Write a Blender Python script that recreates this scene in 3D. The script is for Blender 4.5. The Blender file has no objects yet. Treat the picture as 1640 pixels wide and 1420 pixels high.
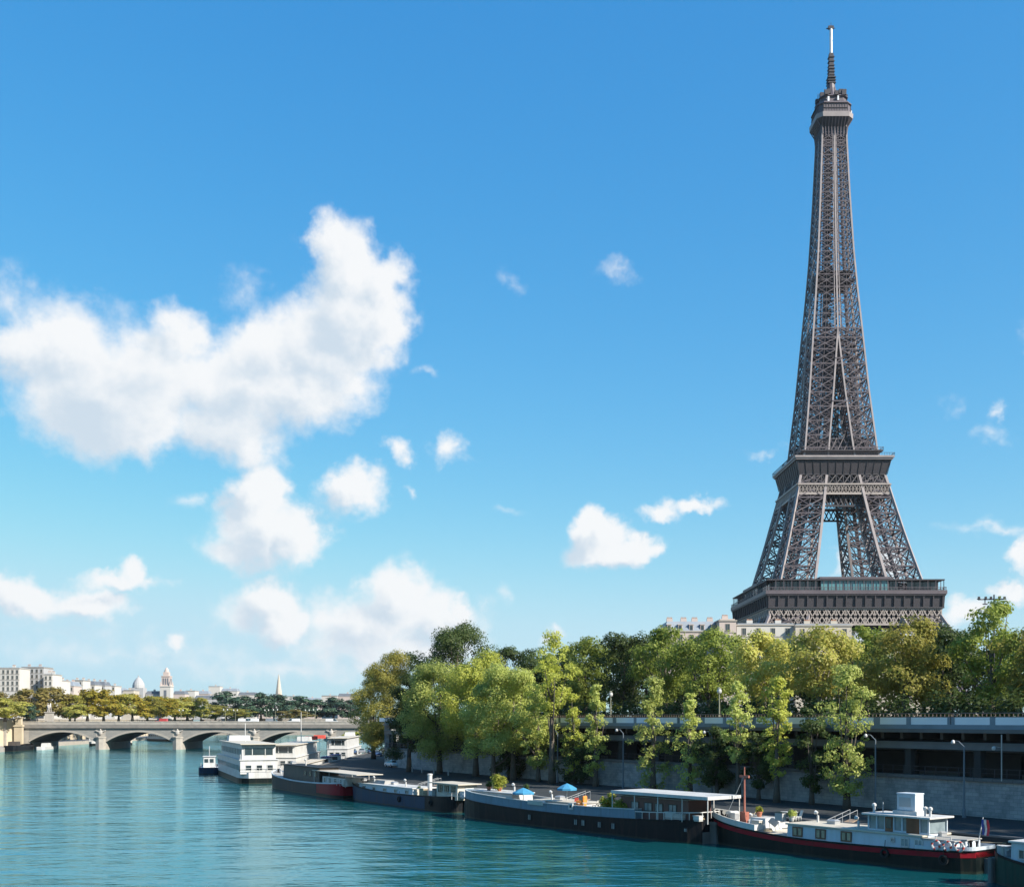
import bpy, math, random
import numpy as np
from mathutils import Vector, Matrix

random.seed(7)
SC = bpy.context.scene
COL = SC.collection
R = math.radians

# ------------------------------------------------------------------ camera
CAM_Z = 12.5
cd = bpy.data.cameras.new("camera")
cam = bpy.data.objects.new("camera", cd)
COL.objects.link(cam)
cam.location = (0, 0, CAM_Z)
cam.rotation_euler = (R(90), 0, 0)
cd.sensor_width = 36.0
F_PX = 1811.0                       # focal length in photograph pixels (1640 wide)
cd.lens = 36.0 * F_PX / 1640.0
cd.shift_y = (1150 - 710) / 1640.0
cd.clip_start = 0.5
cd.clip_end = 12000
SC.camera = cam

SUN_AZ, SUN_EL = 121.0, 34.0        # azimuth clockwise from +Y (the view), elevation
# ------------------------------------------------------------------ render / exposure
SC.view_settings.view_transform = 'Standard'
SC.view_settings.look = 'None'
SC.view_settings.exposure = 0.98
SC.view_settings.gamma = 1.0
SC.cycles.max_bounces = 6
SC.cycles.transparent_max_bounces = 8
SC.cycles.caustics_reflective = False
SC.cycles.caustics_refractive = False

# ------------------------------------------------------------------ sun
sd = bpy.data.lights.new("sun", 'SUN')
sd.energy = 5.0
sd.angle = R(0.5)
sd.color = (1.0, 0.93, 0.82)
sun = bpy.data.objects.new("sun", sd)
COL.objects.link(sun)
sv = Vector((math.sin(R(SUN_AZ)) * math.cos(R(SUN_EL)), math.cos(R(SUN_AZ)) * math.cos(R(SUN_EL)), math.sin(R(SUN_EL))))
sun.rotation_euler = sv.to_track_quat('Z', 'Y').to_euler()
sun.location = (200, -100, 300)

# ------------------------------------------------------------------ world: Nishita sky and clouds by direction
W = bpy.data.worlds.new("World")
SC.world = W
W.use_nodes = True
nt = W.node_tree
nt.nodes.clear()
def nd(t, kind, **kw):
    n = t.nodes.new(kind)
    for k, v in kw.items():
        setattr(n, k, v)
    return n
def link(t, a, b):
    t.links.new(a, b)
def mth(t, op, a, b=None, c=None, clamp=False):
    n = t.nodes.new('ShaderNodeMath'); n.operation = op; n.use_clamp = clamp
    for i, x in enumerate((a, b, c)):
        if x is None: continue
        if isinstance(x, (int, float)): n.inputs[i].default_value = x
        else: t.links.new(x, n.inputs[i])
    return n.outputs[0]
def vmt(t, op, a, b=None):
    n = t.nodes.new('ShaderNodeVectorMath'); n.operation = op
    for i, x in enumerate((a, b)):
        if x is None: continue
        if isinstance(x, (tuple, list)): n.inputs[i].default_value = x
        else: t.links.new(x, n.inputs[i])
    return n.outputs['Value'] if op in ('LENGTH', 'DOT_PRODUCT') else n.outputs[0]

# cloud puffs: (x, y, rx, ry, weight) measured on the sky, turned into azimuth and elevation
PUFFS = [
 (528,400,46,62,1.0),(560,430,60,64,1.0),(604,446,50,52,.95),(572,510,84,86,1.15),(520,560,100,74,1.0),(612,520,42,60,.9),
 (440,570,90,66,.95),(400,620,130,76,1.05),(480,630,90,60,.9),(370,680,100,54,.95),(400,715,56,44,.8),(560,620,60,50,.62),
 (110,570,110,66,1.05),(170,640,136,84,1.25),(50,556,70,50,.95),(235,600,90,70,.9),(290,540,56,50,.8),(200,690,100,42,.9),(330,610,90,60,.85),
 (10,480,34,50,.3),(100,500,130,34,.36),(400,470,40,30,.2),
 (412,790,48,56,1.05),(425,850,76,62,1.15),(480,860,54,48,.95),(370,880,70,36,.6),
 (565,785,60,42,.95),(645,725,24,24,.6),(725,720,32,30,.55),(312,806,38,18,.3),(655,783,12,12,.35),(680,598,22,10,.22),
 (428,960,54,46,1.0),(450,1000,56,36,.95),(385,985,56,36,.55),
 (640,955,66,54,1.0),(600,1000,110,48,.85),(700,990,84,48,.85),(752,975,26,30,.75),(660,1030,110,32,.6),
 (35,958,66,34,1.0),(145,966,62,28,1.0),(185,930,70,17,.7),(218,918,26,22,.75),(245,930,34,14,.5),
 (284,1027,22,17,.65),(590,1030,150,44,.62),(690,1040,100,38,.62),(520,990,64,44,.5),(590,1065,50,16,.4),(200,1045,260,22,.24),(480,1070,300,24,.3),(100,1010,200,16,.16),
 (955,850,46,40,1.1),(1005,876,58,30,1.05),(950,882,52,28,.9),(1046,880,22,18,.7),
 (1060,812,40,19,.75),(1115,806,44,15,.7),(988,440,34,18,.27),(828,448,18,13,.17),(820,825,26,10,.2),
 (1225,728,46,8,.22),(1590,846,80,12,.3),(1602,660,12,20,.36),(1590,702,26,16,.32),(1527,658,18,18,.2),
 (1642,885,22,34,.8),(1620,942,34,16,.7),(1548,982,50,24,.75),(1660,520,24,40,.3),(800,950,16,20,.25),(890,1020,22,14,.5),
 (1345,905,16,26,.5),(1440,900,24,34,.6),
]
g = bpy.data.node_groups.new("cloud_density", 'ShaderNodeTree')
g.interface.new_socket("Vector", in_out='INPUT', socket_type='NodeSocketVector')
g.interface.new_socket("Density", in_out='OUTPUT', socket_type='NodeSocketFloat')
gi = g.nodes.new('NodeGroupInput'); go = g.nodes.new('NodeGroupOutput')
acc = None
for (px, py, rx, ry, w) in PUFFS:
    az = math.atan((px - 820) / F_PX)
    el = math.atan((1150 - py) / F_PX * math.cos(az))
    d = vmt(g, 'SUBTRACT', gi.outputs[0], (az * F_PX, el * F_PX, 0))
    d = vmt(g, 'MULTIPLY', d, (1 / (rx * 1.2), 1 / (ry * 1.2), 0))
    d = vmt(g, 'LENGTH', d)
    d = mth(g, 'MULTIPLY_ADD', d, -w, w)
    if acc is None: acc = d
    else:
        n = g.nodes.new('ShaderNodeMath'); n.operation = 'SMOOTH_MAX'
        g.links.new(acc, n.inputs[0]); g.links.new(d, n.inputs[1]); n.inputs[2].default_value = 0.22
        acc = n.outputs[0]
g.links.new(acc, go.inputs[0])

tc = nd(nt, 'ShaderNodeTexCoord')
sx = nd(nt, 'ShaderNodeSeparateXYZ'); link(nt, tc.outputs['Generated'], sx.inputs[0])
azn = mth(nt, 'MULTIPLY', mth(nt, 'ARCTAN2', sx.outputs[0], sx.outputs[1]), F_PX)
eln = mth(nt, 'MULTIPLY', mth(nt, 'ARCSINE', sx.outputs[2]), F_PX)
cb = nd(nt, 'ShaderNodeCombineXYZ'); link(nt, azn, cb.inputs[0]); link(nt, eln, cb.inputs[1])
def cloud_noise(scale, detail, rough, off):
    n = nd(nt, 'ShaderNodeTexNoise'); n.noise_dimensions = '3D'
    n.inputs['Scale'].default_value = scale; n.inputs['Detail'].default_value = detail; n.inputs['Roughness'].default_value = rough
    a = vmt(nt, 'ADD', cb.outputs[0], off); link(nt, a, n.inputs['Vector'])
    return n
w1 = cloud_noise(1 / 70.0, 5, .55, (0, 0, 31))
wv = vmt(nt, 'MULTIPLY', vmt(nt, 'SUBTRACT', w1.outputs['Color'], (.5, .5, .5)), (95, 75, 0))
w2 = cloud_noise(1 / 18.0, 5, .6, (900, 0, 77))
wv2 = vmt(nt, 'MULTIPLY', vmt(nt, 'SUBTRACT', w2.outputs['Color'], (.5, .5, .5)), (24, 22, 0))
pw = vmt(nt, 'ADD', vmt(nt, 'ADD', cb.outputs[0], wv), wv2)
d0 = nd(nt, 'ShaderNodeGroup'); d0.node_tree = g; link(nt, pw, d0.inputs[0])
d1 = nd(nt, 'ShaderNodeGroup'); d1.node_tree = g; link(nt, vmt(nt, 'ADD', pw, (26, 30, 0)), d1.inputs[0])
fb = cloud_noise(1 / 34.0, 7, .6, (0, 500, 5))
den = mth(nt, 'ADD', d0.outputs[0], mth(nt, 'MULTIPLY', mth(nt, 'SUBTRACT', fb.outputs['Fac'], .5), .46))
al = nd(nt, 'ShaderNodeMapRange'); al.interpolation_type = 'SMOOTHSTEP'
link(nt, den, al.inputs['Value']); al.inputs['From Min'].default_value = .0; al.inputs['From Max'].default_value = .54
alpha = mth(nt, 'MULTIPLY', al.outputs[0], .97)
fb2 = cloud_noise(1 / 60.0, 6, .6, (77, 0, 400))
sh = nd(nt, 'ShaderNodeMapRange'); sh.interpolation_type = 'SMOOTHSTEP'
link(nt, mth(nt, 'ADD', mth(nt, 'SUBTRACT', d1.outputs[0], mth(nt, 'MULTIPLY', d0.outputs[0], .45)), mth(nt, 'MULTIPLY', mth(nt, 'SUBTRACT', fb2.outputs['Fac'], .5), .9)), sh.inputs['Value'])
sh.inputs['From Min'].default_value = .02; sh.inputs['From Max'].default_value = .75
ccol = nd(nt, 'ShaderNodeMix'); ccol.data_type = 'RGBA'
link(nt, sh.outputs[0], ccol.inputs['Factor'])
SKY_S = 0.0925
ccol.inputs['A'].default_value = (5.25, 5.3, 5.35, 1)
ccol.inputs['B'].default_value = (3.5, 4.05, 4.6, 1)

sky = nd(nt, 'ShaderNodeTexSky'); sky.sky_type = 'NISHITA'; sky.sun_disc = False
sky.sun_elevation = R(SUN_EL); sky.sun_rotation = R(SUN_AZ)
sky.altitude = 60; sky.air_density = 1.0; sky.dust_density = 0.35; sky.ozone_density = 3.0
hs = nd(nt, 'ShaderNodeHueSaturation'); hs.inputs['Saturation'].default_value = 1.3; hs.inputs['Value'].default_value = 1.0
hs.inputs['Hue'].default_value = .5
link(nt, sky.outputs[0], hs.inputs['Color'])
mx = nd(nt, 'ShaderNodeMix'); mx.data_type = 'RGBA'
ss = nd(nt, 'ShaderNodeSeparateColor'); link(nt, hs.outputs[0], ss.inputs[0])
cc = nd(nt, 'ShaderNodeCombineColor')                      # film response of the sky, channel by channel
for i_, (a_, g_) in enumerate(((8.7, .95), (7.3, .68), (6.38, .40))):
    v_ = mth(nt, 'MULTIPLY', mth(nt, 'POWER', mth(nt, 'MULTIPLY', ss.outputs[i_], .1), g_), a_)
    link(nt, mth(nt, 'SMOOTH_MIN', v_, (2.9, 4.3, 5.0)[i_], (1.6, 1.4, .9)[i_]), cc.inputs[i_])
link(nt, alpha, mx.inputs['Factor']); link(nt, cc.outputs[0], mx.inputs['A']); link(nt, ccol.outputs['Result'], mx.inputs['B'])
bg = nd(nt, 'ShaderNodeBackground'); bg.inputs['Strength'].default_value = SKY_S
link(nt, mx.outputs['Result'], bg.inputs['Color'])
wo = nd(nt, 'ShaderNodeOutputWorld'); link(nt, bg.outputs[0], wo.inputs['Surface'])

# ------------------------------------------------------------------ mesh helpers
def P(px, py, Y):
    return Vector(((px - 820) / F_PX * Y, Y, CAM_Z + (1150 - py) / F_PX * Y))

class MB:
    def __init__(s):
        s.v = []; s.f = []; s.m = []
    def face(s, pts, mi=0):
        n = len(s.v); s.v += [tuple(p) for p in pts]; s.f.append(tuple(range(n, n + len(pts)))); s.m.append(mi)
    def box(s, x0, x1, y0, y1, z0, z1, mi=0):
        n = len(s.v)
        s.v += [(x0,y0,z0),(x1,y0,z0),(x1,y1,z0),(x0,y1,z0),(x0,y0,z1),(x1,y0,z1),(x1,y1,z1),(x0,y1,z1)]
        for q in ((3,2,1,0),(4,5,6,7),(0,1,5,4),(1,2,6,5),(2,3,7,6),(3,0,4,7)):
            s.f.append(tuple(n + i for i in q)); s.m.append(mi)
        return s
    def beam(s, a, b, w, h=None, mi=0, up=(0,0,1)):
        a = Vector(a); b = Vector(b); d = (b - a)
        if d.length < 1e-6: return s
        d.normalize(); u = Vector(up)
        if abs(d.dot(u)) > .95: u = Vector((1,0,0)) if abs(d.x) < .9 else Vector((0,1,0))
        sd_ = d.cross(u).normalized(); uu = sd_.cross(d)
        h = w if h is None else h
        n = len(s.v)
        for c in (a, b):
            for (i, j) in ((-1,-1),(1,-1),(1,1),(-1,1)):
                p = c + sd_ * (i * w / 2) + uu * (j * h / 2); s.v.append((p.x, p.y, p.z))
        for q in ((0,1,2,3),(7,6,5,4),(0,4,5,1),(1,5,6,2),(2,6,7,3),(3,7,4,0)):
            s.f.append(tuple(n + i for i in q)); s.m.append(mi)
        return s
    def tube(s, pts, rad, n=8, mi=0):
        pts = [Vector(p) for p in pts]
        if not isinstance(rad, (list, tuple)): rad = [rad] * len(pts)
        base = len(s.v)
        for k, p in enumerate(pts):
            d = (pts[min(k+1, len(pts)-1)] - pts[max(k-1, 0)]).normalized()
            u = Vector((0,0,1)) if abs(d.z) < .9 else Vector((1,0,0))
            a = d.cross(u).normalized(); b = a.cross(d)
            for i in range(n):
                t = 2 * math.pi * i / n; q = p + (a * math.cos(t) + b * math.sin(t)) * rad[k]
                s.v.append((q.x, q.y, q.z))
        for k in range(len(pts) - 1):
            for i in range(n):
                j = (i + 1) % n
                s.f.append((base+k*n+i, base+k*n+j, base+(k+1)*n+j, base+(k+1)*n+i)); s.m.append(mi)
        s.f.append(tuple(base + i for i in range(n))[::-1]); s.m.append(mi)
        s.f.append(tuple(base + (len(pts)-1)*n + i for i in range(n))); s.m.append(mi)
        return s
    def lathe(s, c, prof, n=16, mi=0):
        cx, cy, cz = c; base = len(s.v)
        for (r, z) in prof:
            for i in range(n):
                t = 2 * math.pi * i / n; s.v.append((cx + r*math.cos(t), cy + r*math.sin(t), cz + z))
        for k in range(len(prof) - 1):
            for i in range(n):
                j = (i + 1) % n
                s.f.append((base+k*n+i, base+k*n+j, base+(k+1)*n+j, base+(k+1)*n+i)); s.m.append(mi)
        s.f.append(tuple(base + i for i in range(n))[::-1]); s.m.append(mi)
        s.f.append(tuple(base + (len(prof)-1)*n + i for i in range(n))); s.m.append(mi)
        return s
    def prism(s, poly, z0, z1, mi=0):                      # polygon (counter-clockwise) in xy
        n = len(poly); b = len(s.v)
        s.v += [(x, y, z0) for x, y in poly] + [(x, y, z1) for x, y in poly]
        s.f.append(tuple(range(b, b+n))[::-1]); s.m.append(mi)
        s.f.append(tuple(range(b+n, b+2*n))); s.m.append(mi)
        for i in range(n):
            j = (i+1) % n; s.f.append((b+i, b+j, b+n+j, b+n+i)); s.m.append(mi)
        return s
    def prism_y(s, poly, y0, y1, mi=0):                    # polygon (x,z) swept along y
        n = len(poly); b = len(s.v)
        s.v += [(x, y0, z) for x, z in poly] + [(x, y1, z) for x, z in poly]
        s.f.append(tuple(range(b, b+n))); s.m.append(mi)
        s.f.append(tuple(range(b+n, b+2*n))[::-1]); s.m.append(mi)
        for i in range(n):
            j = (i+1) % n; s.f.append((b+j, b+i, b+n+i, b+n+j)); s.m.append(mi)
        return s
    def frustum(s, x0, x1, y0, y1, z0, X0, X1, Y0, Y1, z1, mi=0):
        n = len(s.v)
        s.v += [(x0,y0,z0),(x1,y0,z0),(x1,y1,z0),(x0,y1,z0),(X0,Y0,z1),(X1,Y0,z1),(X1,Y1,z1),(X0,Y1,z1)]
        for q in ((3,2,1,0),(4,5,6,7),(0,1,5,4),(1,2,6,5),(2,3,7,6),(3,0,4,7)):
            s.f.append(tuple(n + i for i in q)); s.m.append(mi)
        return s
    def blob(s, c, r, n=8, m=6, mi=0, jit=.0):
        c = Vector(c); rx, ry, rz = r if isinstance(r, (tuple, list)) else (r, r, r)
        prof = []
        base = len(s.v)
        for k in range(m + 1):
            ph = math.pi * k / m
            for i in range(n):
                t = 2*math.pi*i/n; q = 1 + random.uniform(-jit, jit)
                s.v.append((c.x + rx*q*math.sin(ph)*math.cos(t), c.y + ry*q*math.sin(ph)*math.sin(t), c.z - rz*q*math.cos(ph)))
        for k in range(m):
            for i in range(n):
                j = (i+1) % n; s.f.append((base+k*n+i, base+k*n+j, base+(k+1)*n+j, base+(k+1)*n+i)); s.m.append(mi)
        return s
    def build(s, name, mats, parent=None, smooth=False, bevel=0, weld=False):
        me = bpy.data.meshes.new(name)
        me.from_pydata(s.v, [], s.f)
        if not isinstance(mats, (list, tuple)): mats = [mats]
        for m in mats: me.materials.append(m)
        me.polygons.foreach_set('material_index', s.m)
        if smooth: me.polygons.foreach_set('use_smooth', [True] * len(s.f))
        me.update()
        if weld:
            import bmesh
            bm_ = bmesh.new(); bm_.from_mesh(me); bmesh.ops.remove_doubles(bm_, verts=bm_.verts, dist=.001); bm_.to_mesh(me); bm_.free()
        o = bpy.data.objects.new(name, me); COL.objects.link(o)
        if parent is not None: o.parent = parent
        if bevel:
            bm = o.modifiers.new('bevel', 'BEVEL'); bm.width = bevel; bm.segments = 2; bm.limit_method = 'ANGLE'
        return o

def tag(o, label=None, cat=None, group=None, kind=None):
    if label: o['label'] = label
    if cat: o['category'] = cat
    if group: o['group'] = group
    if kind: o['kind'] = kind
    return o
def thing(name, label, cat, loc=(0,0,0), rz=0.0, group=None):
    o = bpy.data.objects.new(name, None); COL.objects.link(o)
    o.empty_display_size = .5
    o.location = loc; o.rotation_euler = (0, 0, rz)
    return tag(o, label, cat, group)
def dup(root, loc=None, rz=None, label=None, scale=None):
    kids = {}
    for o in COL.objects:
        if o.parent: kids.setdefault(o.parent.name, []).append(o)
    def rec(o, par):
        c = o.copy(); COL.objects.link(c)
        if par is not None: c.parent = par
        for k in kids.get(o.name, []): rec(k, c)
        return c
    c = rec(root, None)
    if loc is not None: c.location = loc
    if rz is not None: c.rotation_euler = (0, 0, rz)
    if scale is not None: c.scale = scale if isinstance(scale, (tuple, list)) else (scale,)*3
    if label: c['label'] = label
    return c
def struct(o, label=None):
    o['kind'] = 'structure'
    if label: o['label'] = label
    return o

# ------------------------------------------------------------------ materials
def mat(name, c, c2=None, scale=1.0, rough=.6, metal=0.0, bump=0.0, bscale=None, detail=4, spec=.4, trans=0.0, ior=1.45):
    m = bpy.data.materials.new(name); m.use_nodes = True
    t = m.node_tree; b = t.nodes['Principled BSDF']
    b.inputs['Roughness'].default_value = rough; b.inputs['Metallic'].default_value = metal
    b.inputs['Specular IOR Level'].default_value = spec
    b.inputs['Transmission Weight'].default_value = trans; b.inputs['IOR'].default_value = ior
    b.inputs['Base Color'].default_value = (*c, 1)
    if c2 is None: c2 = tuple(x * .78 for x in c)
    tcx = t.nodes.new('ShaderNodeTexCoord')
    n = t.nodes.new('ShaderNodeTexNoise'); n.inputs['Scale'].default_value = scale; n.inputs['Detail'].default_value = detail; n.inputs['Roughness'].default_value = .6
    t.links.new(tcx.outputs['Object'], n.inputs['Vector'])
    r = t.nodes.new('ShaderNodeMapRange'); r.inputs['From Min'].default_value = .32; r.inputs['From Max'].default_value = .68
    t.links.new(n.outputs['Fac'], r.inputs['Value'])
    x = t.nodes.new('ShaderNodeMix'); x.data_type = 'RGBA'
    x.inputs['A'].default_value = (*c, 1); x.inputs['B'].default_value = (*c2, 1)
    t.links.new(r.outputs[0], x.inputs['Factor']); t.links.new(x.outputs['Result'], b.inputs['Base Color'])
    if bump:
        n2 = t.nodes.new('ShaderNodeTexNoise'); n2.inputs['Scale'].default_value = bscale or scale * 4; n2.inputs['Detail'].default_value = 5
        t.links.new(tcx.outputs['Object'], n2.inputs['Vector'])
        bp = t.nodes.new('ShaderNodeBump'); bp.inputs['Strength'].default_value = bump; bp.inputs['Distance'].default_value = .1
        t.links.new(n2.outputs['Fac'], bp.inputs['Height']); t.links.new(bp.outputs[0], b.inputs['Normal'])
    return m

def mat_stone(name, c, c2, mortar, w=1.2, h=.45, plane='xz', rough=.85, stain=.5, stain_c=(.06,.06,.05)):
    """coursed stone blocks with weather stains; plane = which object axes run along the face"""
    m = bpy.data.materials.new(name); m.use_nodes = True
    t = m.node_tree; b = t.nodes['Principled BSDF']; b.inputs['Roughness'].default_value = rough; b.inputs['Specular IOR Level'].default_value = .2
    tcx = t.nodes.new('ShaderNodeTexCoord'); sp = t.nodes.new('ShaderNodeSeparateXYZ'); cbx = t.nodes.new('ShaderNodeCombineXYZ')
    t.links.new(tcx.outputs['Object'], sp.inputs[0])
    t.links.new(sp.outputs['xyz'.index(plane[0])], cbx.inputs[0]); t.links.new(sp.outputs['xyz'.index(plane[1])], cbx.inputs[1])
    br = t.nodes.new('ShaderNodeTexBrick'); br.inputs['Scale'].default_value = 1.0
    br.inputs['Brick Width'].default_value = w; br.inputs['Row Height'].default_value = h; br.inputs['Mortar Size'].default_value = .018
    br.inputs['Color1'].default_value = (*c, 1); br.inputs['Color2'].default_value = (*c2, 1); br.inputs['Mortar'].default_value = (*mortar, 1)
    t.links.new(cbx.outputs[0], br.inputs['Vector'])
    n = t.nodes.new('ShaderNodeTexNoise'); n.inputs['Scale'].default_value = .45; n.inputs['Detail'].default_value = 7; n.inputs['Roughness'].default_value = .7
    t.links.new(tcx.outputs['Object'], n.inputs['Vector'])
    r = t.nodes.new('ShaderNodeMapRange'); r.inputs['From Min'].default_value = .45; r.inputs['From Max'].default_value = .75; r.inputs['To Max'].default_value = stain
    t.links.new(n.outputs['Fac'], r.inputs['Value'])
    x = t.nodes.new('ShaderNodeMix'); x.data_type = 'RGBA'; x.inputs['B'].default_value = (*stain_c, 1)
    t.links.new(br.outputs['Color'], x.inputs['A']); t.links.new(r.outputs[0], x.inputs['Factor']); t.links.new(x.outputs['Result'], b.inputs['Base Color'])
    bp = t.nodes.new('ShaderNodeBump'); bp.inputs['Strength'].default_value = .5; bp.inputs['Distance'].default_value = .05
    t.links.new(br.outputs['Fac'], bp.inputs['Height']); bp.invert = True; t.links.new(bp.outputs[0], b.inputs['Normal'])
    return m

def mat_hull(name, c, dirt=(.10,.075,.055), amount=.45, weed=(.028,.036,.026), rough=.5, spec=.15):
    """ship paint with rust streaks running down and a weed line just over the water"""
    m = mat(name, c, tuple(x*.8 for x in c), .5, rough, spec=spec)
    t = m.node_tree; b = t.nodes['Principled BSDF']; src = b.inputs['Base Color'].links[0].from_socket
    tcx = t.nodes.new('ShaderNodeTexCoord'); mp = t.nodes.new('ShaderNodeMapping'); mp.inputs['Scale'].default_value = (2.2, 2.2, .22)
    t.links.new(tcx.outputs['Object'], mp.inputs['Vector'])
    n = t.nodes.new('ShaderNodeTexNoise'); n.inputs['Scale'].default_value = 1.0; n.inputs['Detail'].default_value = 6; n.inputs['Roughness'].default_value = .65
    t.links.new(mp.outputs[0], n.inputs['Vector'])
    r = t.nodes.new('ShaderNodeMapRange'); r.inputs['From Min'].default_value = .5; r.inputs['From Max'].default_value = .75; r.inputs['To Max'].default_value = amount
    t.links.new(n.outputs['Fac'], r.inputs['Value'])
    x = t.nodes.new('ShaderNodeMix'); x.data_type = 'RGBA'; x.inputs['B'].default_value = (*dirt, 1)
    t.links.new(src, x.inputs['A']); t.links.new(r.outputs[0], x.inputs['Factor'])
    sp = t.nodes.new('ShaderNodeSeparateXYZ'); t.links.new(tcx.outputs['Object'], sp.inputs[0])
    zz = mth(t, 'ADD', sp.outputs[2], mth(t, 'MULTIPLY', n.outputs['Fac'], -.3))
    r2 = t.nodes.new('ShaderNodeMapRange'); r2.inputs['From Min'].default_value = .0; r2.inputs['From Max'].default_value = .10; r2.inputs['To Min'].default_value = .7; r2.inputs['To Max'].default_value = 0
    t.links.new(zz, r2.inputs['Value'])
    y = t.nodes.new('ShaderNodeMix'); y.data_type = 'RGBA'; y.inputs['B'].default_value = (*weed, 1)
    t.links.new(x.outputs['Result'], y.inputs['A']); t.links.new(r2.outputs[0], y.inputs['Factor'])
    t.links.new(y.outputs['Result'], b.inputs['Base Color'])
    return m

def mat_leaf(name, c, c2, c3, trans=.5):
    """leaf colours: per leaf, per clump and per tree variation; light passes through the leaves"""
    m = bpy.data.materials.new(name); m.use_nodes = True
    t = m.node_tree; t.nodes.clear()
    out = t.nodes.new('ShaderNodeOutputMaterial')
    ge = t.nodes.new('ShaderNodeNewGeometry'); tcx = t.nodes.new('ShaderNodeTexCoord'); oi = t.nodes.new('ShaderNodeObjectInfo')
    n = t.nodes.new('ShaderNodeTexNoise'); n.inputs['Scale'].default_value = .55; n.inputs['Detail'].default_value = 3
    t.links.new(tcx.outputs['Object'], n.inputs['Vector'])
    r = t.nodes.new('ShaderNodeMapRange'); r.inputs['From Min'].default_value = .35; r.inputs['From Max'].default_value = .65
    t.links.new(n.outputs['Fac'], r.inputs['Value'])
    a = t.nodes.new('ShaderNodeMix'); a.data_type = 'RGBA'; a.inputs['A'].default_value = (*c, 1); a.inputs['B'].default_value = (*c2, 1)
    t.links.new(r.outputs[0], a.inputs['Factor'])
    b = t.nodes.new('ShaderNodeMix'); b.data_type = 'RGBA'; b.inputs['B'].default_value = (*c3, 1)
    pw_ = t.nodes.new('ShaderNodeMath'); pw_.operation = 'POWER'; pw_.inputs[1].default_value = 2.2
    t.links.new(ge.outputs['Random Per Island'], pw_.inputs[0]); t.links.new(pw_.outputs[0], b.inputs['Factor'])
    t.links.new(a.outputs['Result'], b.inputs['A'])
    h = t.nodes.new('ShaderNodeHueSaturation')
    mr = t.nodes.new('ShaderNodeMapRange'); mr.inputs['To Min'].default_value = .85; mr.inputs['To Max'].default_value = 1.15
    t.links.new(oi.outputs['Random'], mr.inputs['Value']); t.links.new(mr.outputs[0], h.inputs['Value'])
    t.links.new(b.outputs['Result'], h.inputs['Color'])
    pb = t.nodes.new('ShaderNodeBsdfPrincipled'); pb.inputs['Roughness'].default_value = .55; pb.inputs['Specular IOR Level'].default_value = .25
    tr = t.nodes.new('ShaderNodeBsdfTranslucent')
    t.links.new(h.outputs[0], pb.inputs['Base Color']); t.links.new(h.outputs[0], tr.inputs['Color'])
    ms = t.nodes.new('ShaderNodeMixShader'); ms.inputs[0].default_value = trans
    t.links.new(pb.outputs[0], ms.inputs[1]); t.links.new(tr.outputs[0], ms.inputs[2]); t.links.new(ms.outputs[0], out.inputs[0])
    return m

def mat_water():
    """murky teal water under a rippled mirror surface; the mirror grows towards grazing angles"""
    m = bpy.data.materials.new("river_water"); m.use_nodes = True
    t = m.node_tree; t.nodes.clear()
    out = t.nodes.new('ShaderNodeOutputMaterial'); df = t.nodes.new('ShaderNodeBsdfDiffuse'); gl = t.nodes.new('ShaderNodeBsdfGlossy'); fr = t.nodes.new('ShaderNodeFresnel'); mix = t.nodes.new('ShaderNodeMixShader')
    df.inputs['Color'].default_value = (.004, .072, .084, 1)
    gl.inputs['Color'].default_value = (.64, .95, 1, 1); gl.inputs['Roughness'].default_value = .06
    fr.inputs['IOR'].default_value = 2.4
    t.links.new(fr.outputs[0], mix.inputs[0]); t.links.new(df.outputs[0], mix.inputs[1]); t.links.new(gl.outputs[0], mix.inputs[2]); t.links.new(mix.outputs[0], out.inputs[0])
    ge = t.nodes.new('ShaderNodeNewGeometry')
    def layer(sx_, sy_, scale, det, rot):
        mp = t.nodes.new('ShaderNodeMapping'); mp.inputs['Scale'].default_value = (sx_, sy_, 1); mp.inputs['Rotation'].default_value = (0, 0, rot)
        t.links.new(ge.outputs['Position'], mp.inputs['Vector'])
        n = t.nodes.new('ShaderNodeTexNoise'); n.inputs['Scale'].default_value = scale; n.inputs['Detail'].default_value = det; n.inputs['Roughness'].default_value = .55
        t.links.new(mp.outputs[0], n.inputs['Vector']); return n.outputs['Fac']
    a = layer(.55, 1.25, .85, 4, .12)      # wavelets
    c = layer(.6, 1.1, .26, 4, -.2)        # longer swell
    d = layer(.12, .16, .12, 4, .5)        # patches of breeze
    br = t.nodes.new('ShaderNodeMapRange'); br.inputs['From Min'].default_value = .35; br.inputs['From Max'].default_value = .7; br.inputs['To Min'].default_value = .45; br.inputs['To Max'].default_value = 1.0
    t.links.new(d, br.inputs['Value'])
    e = layer(.26, .56, .22, 4, .08)         # long low waves
    hgt = mth(t, 'ADD', mth(t, 'MULTIPLY', a, .34), mth(t, 'ADD', mth(t, 'MULTIPLY', c, 1.3), mth(t, 'MULTIPLY', e, 1.5)))
    s1 = mth(t, 'MULTIPLY', hgt, br.outputs[0])
    bp = t.nodes.new('ShaderNodeBump'); bp.inputs['Strength'].default_value = 1.0; bp.inputs['Distance'].default_value = .35
    t.links.new(s1, bp.inputs['Height']); t.links.new(bp.outputs[0], gl.inputs['Normal'])
    return m

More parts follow.
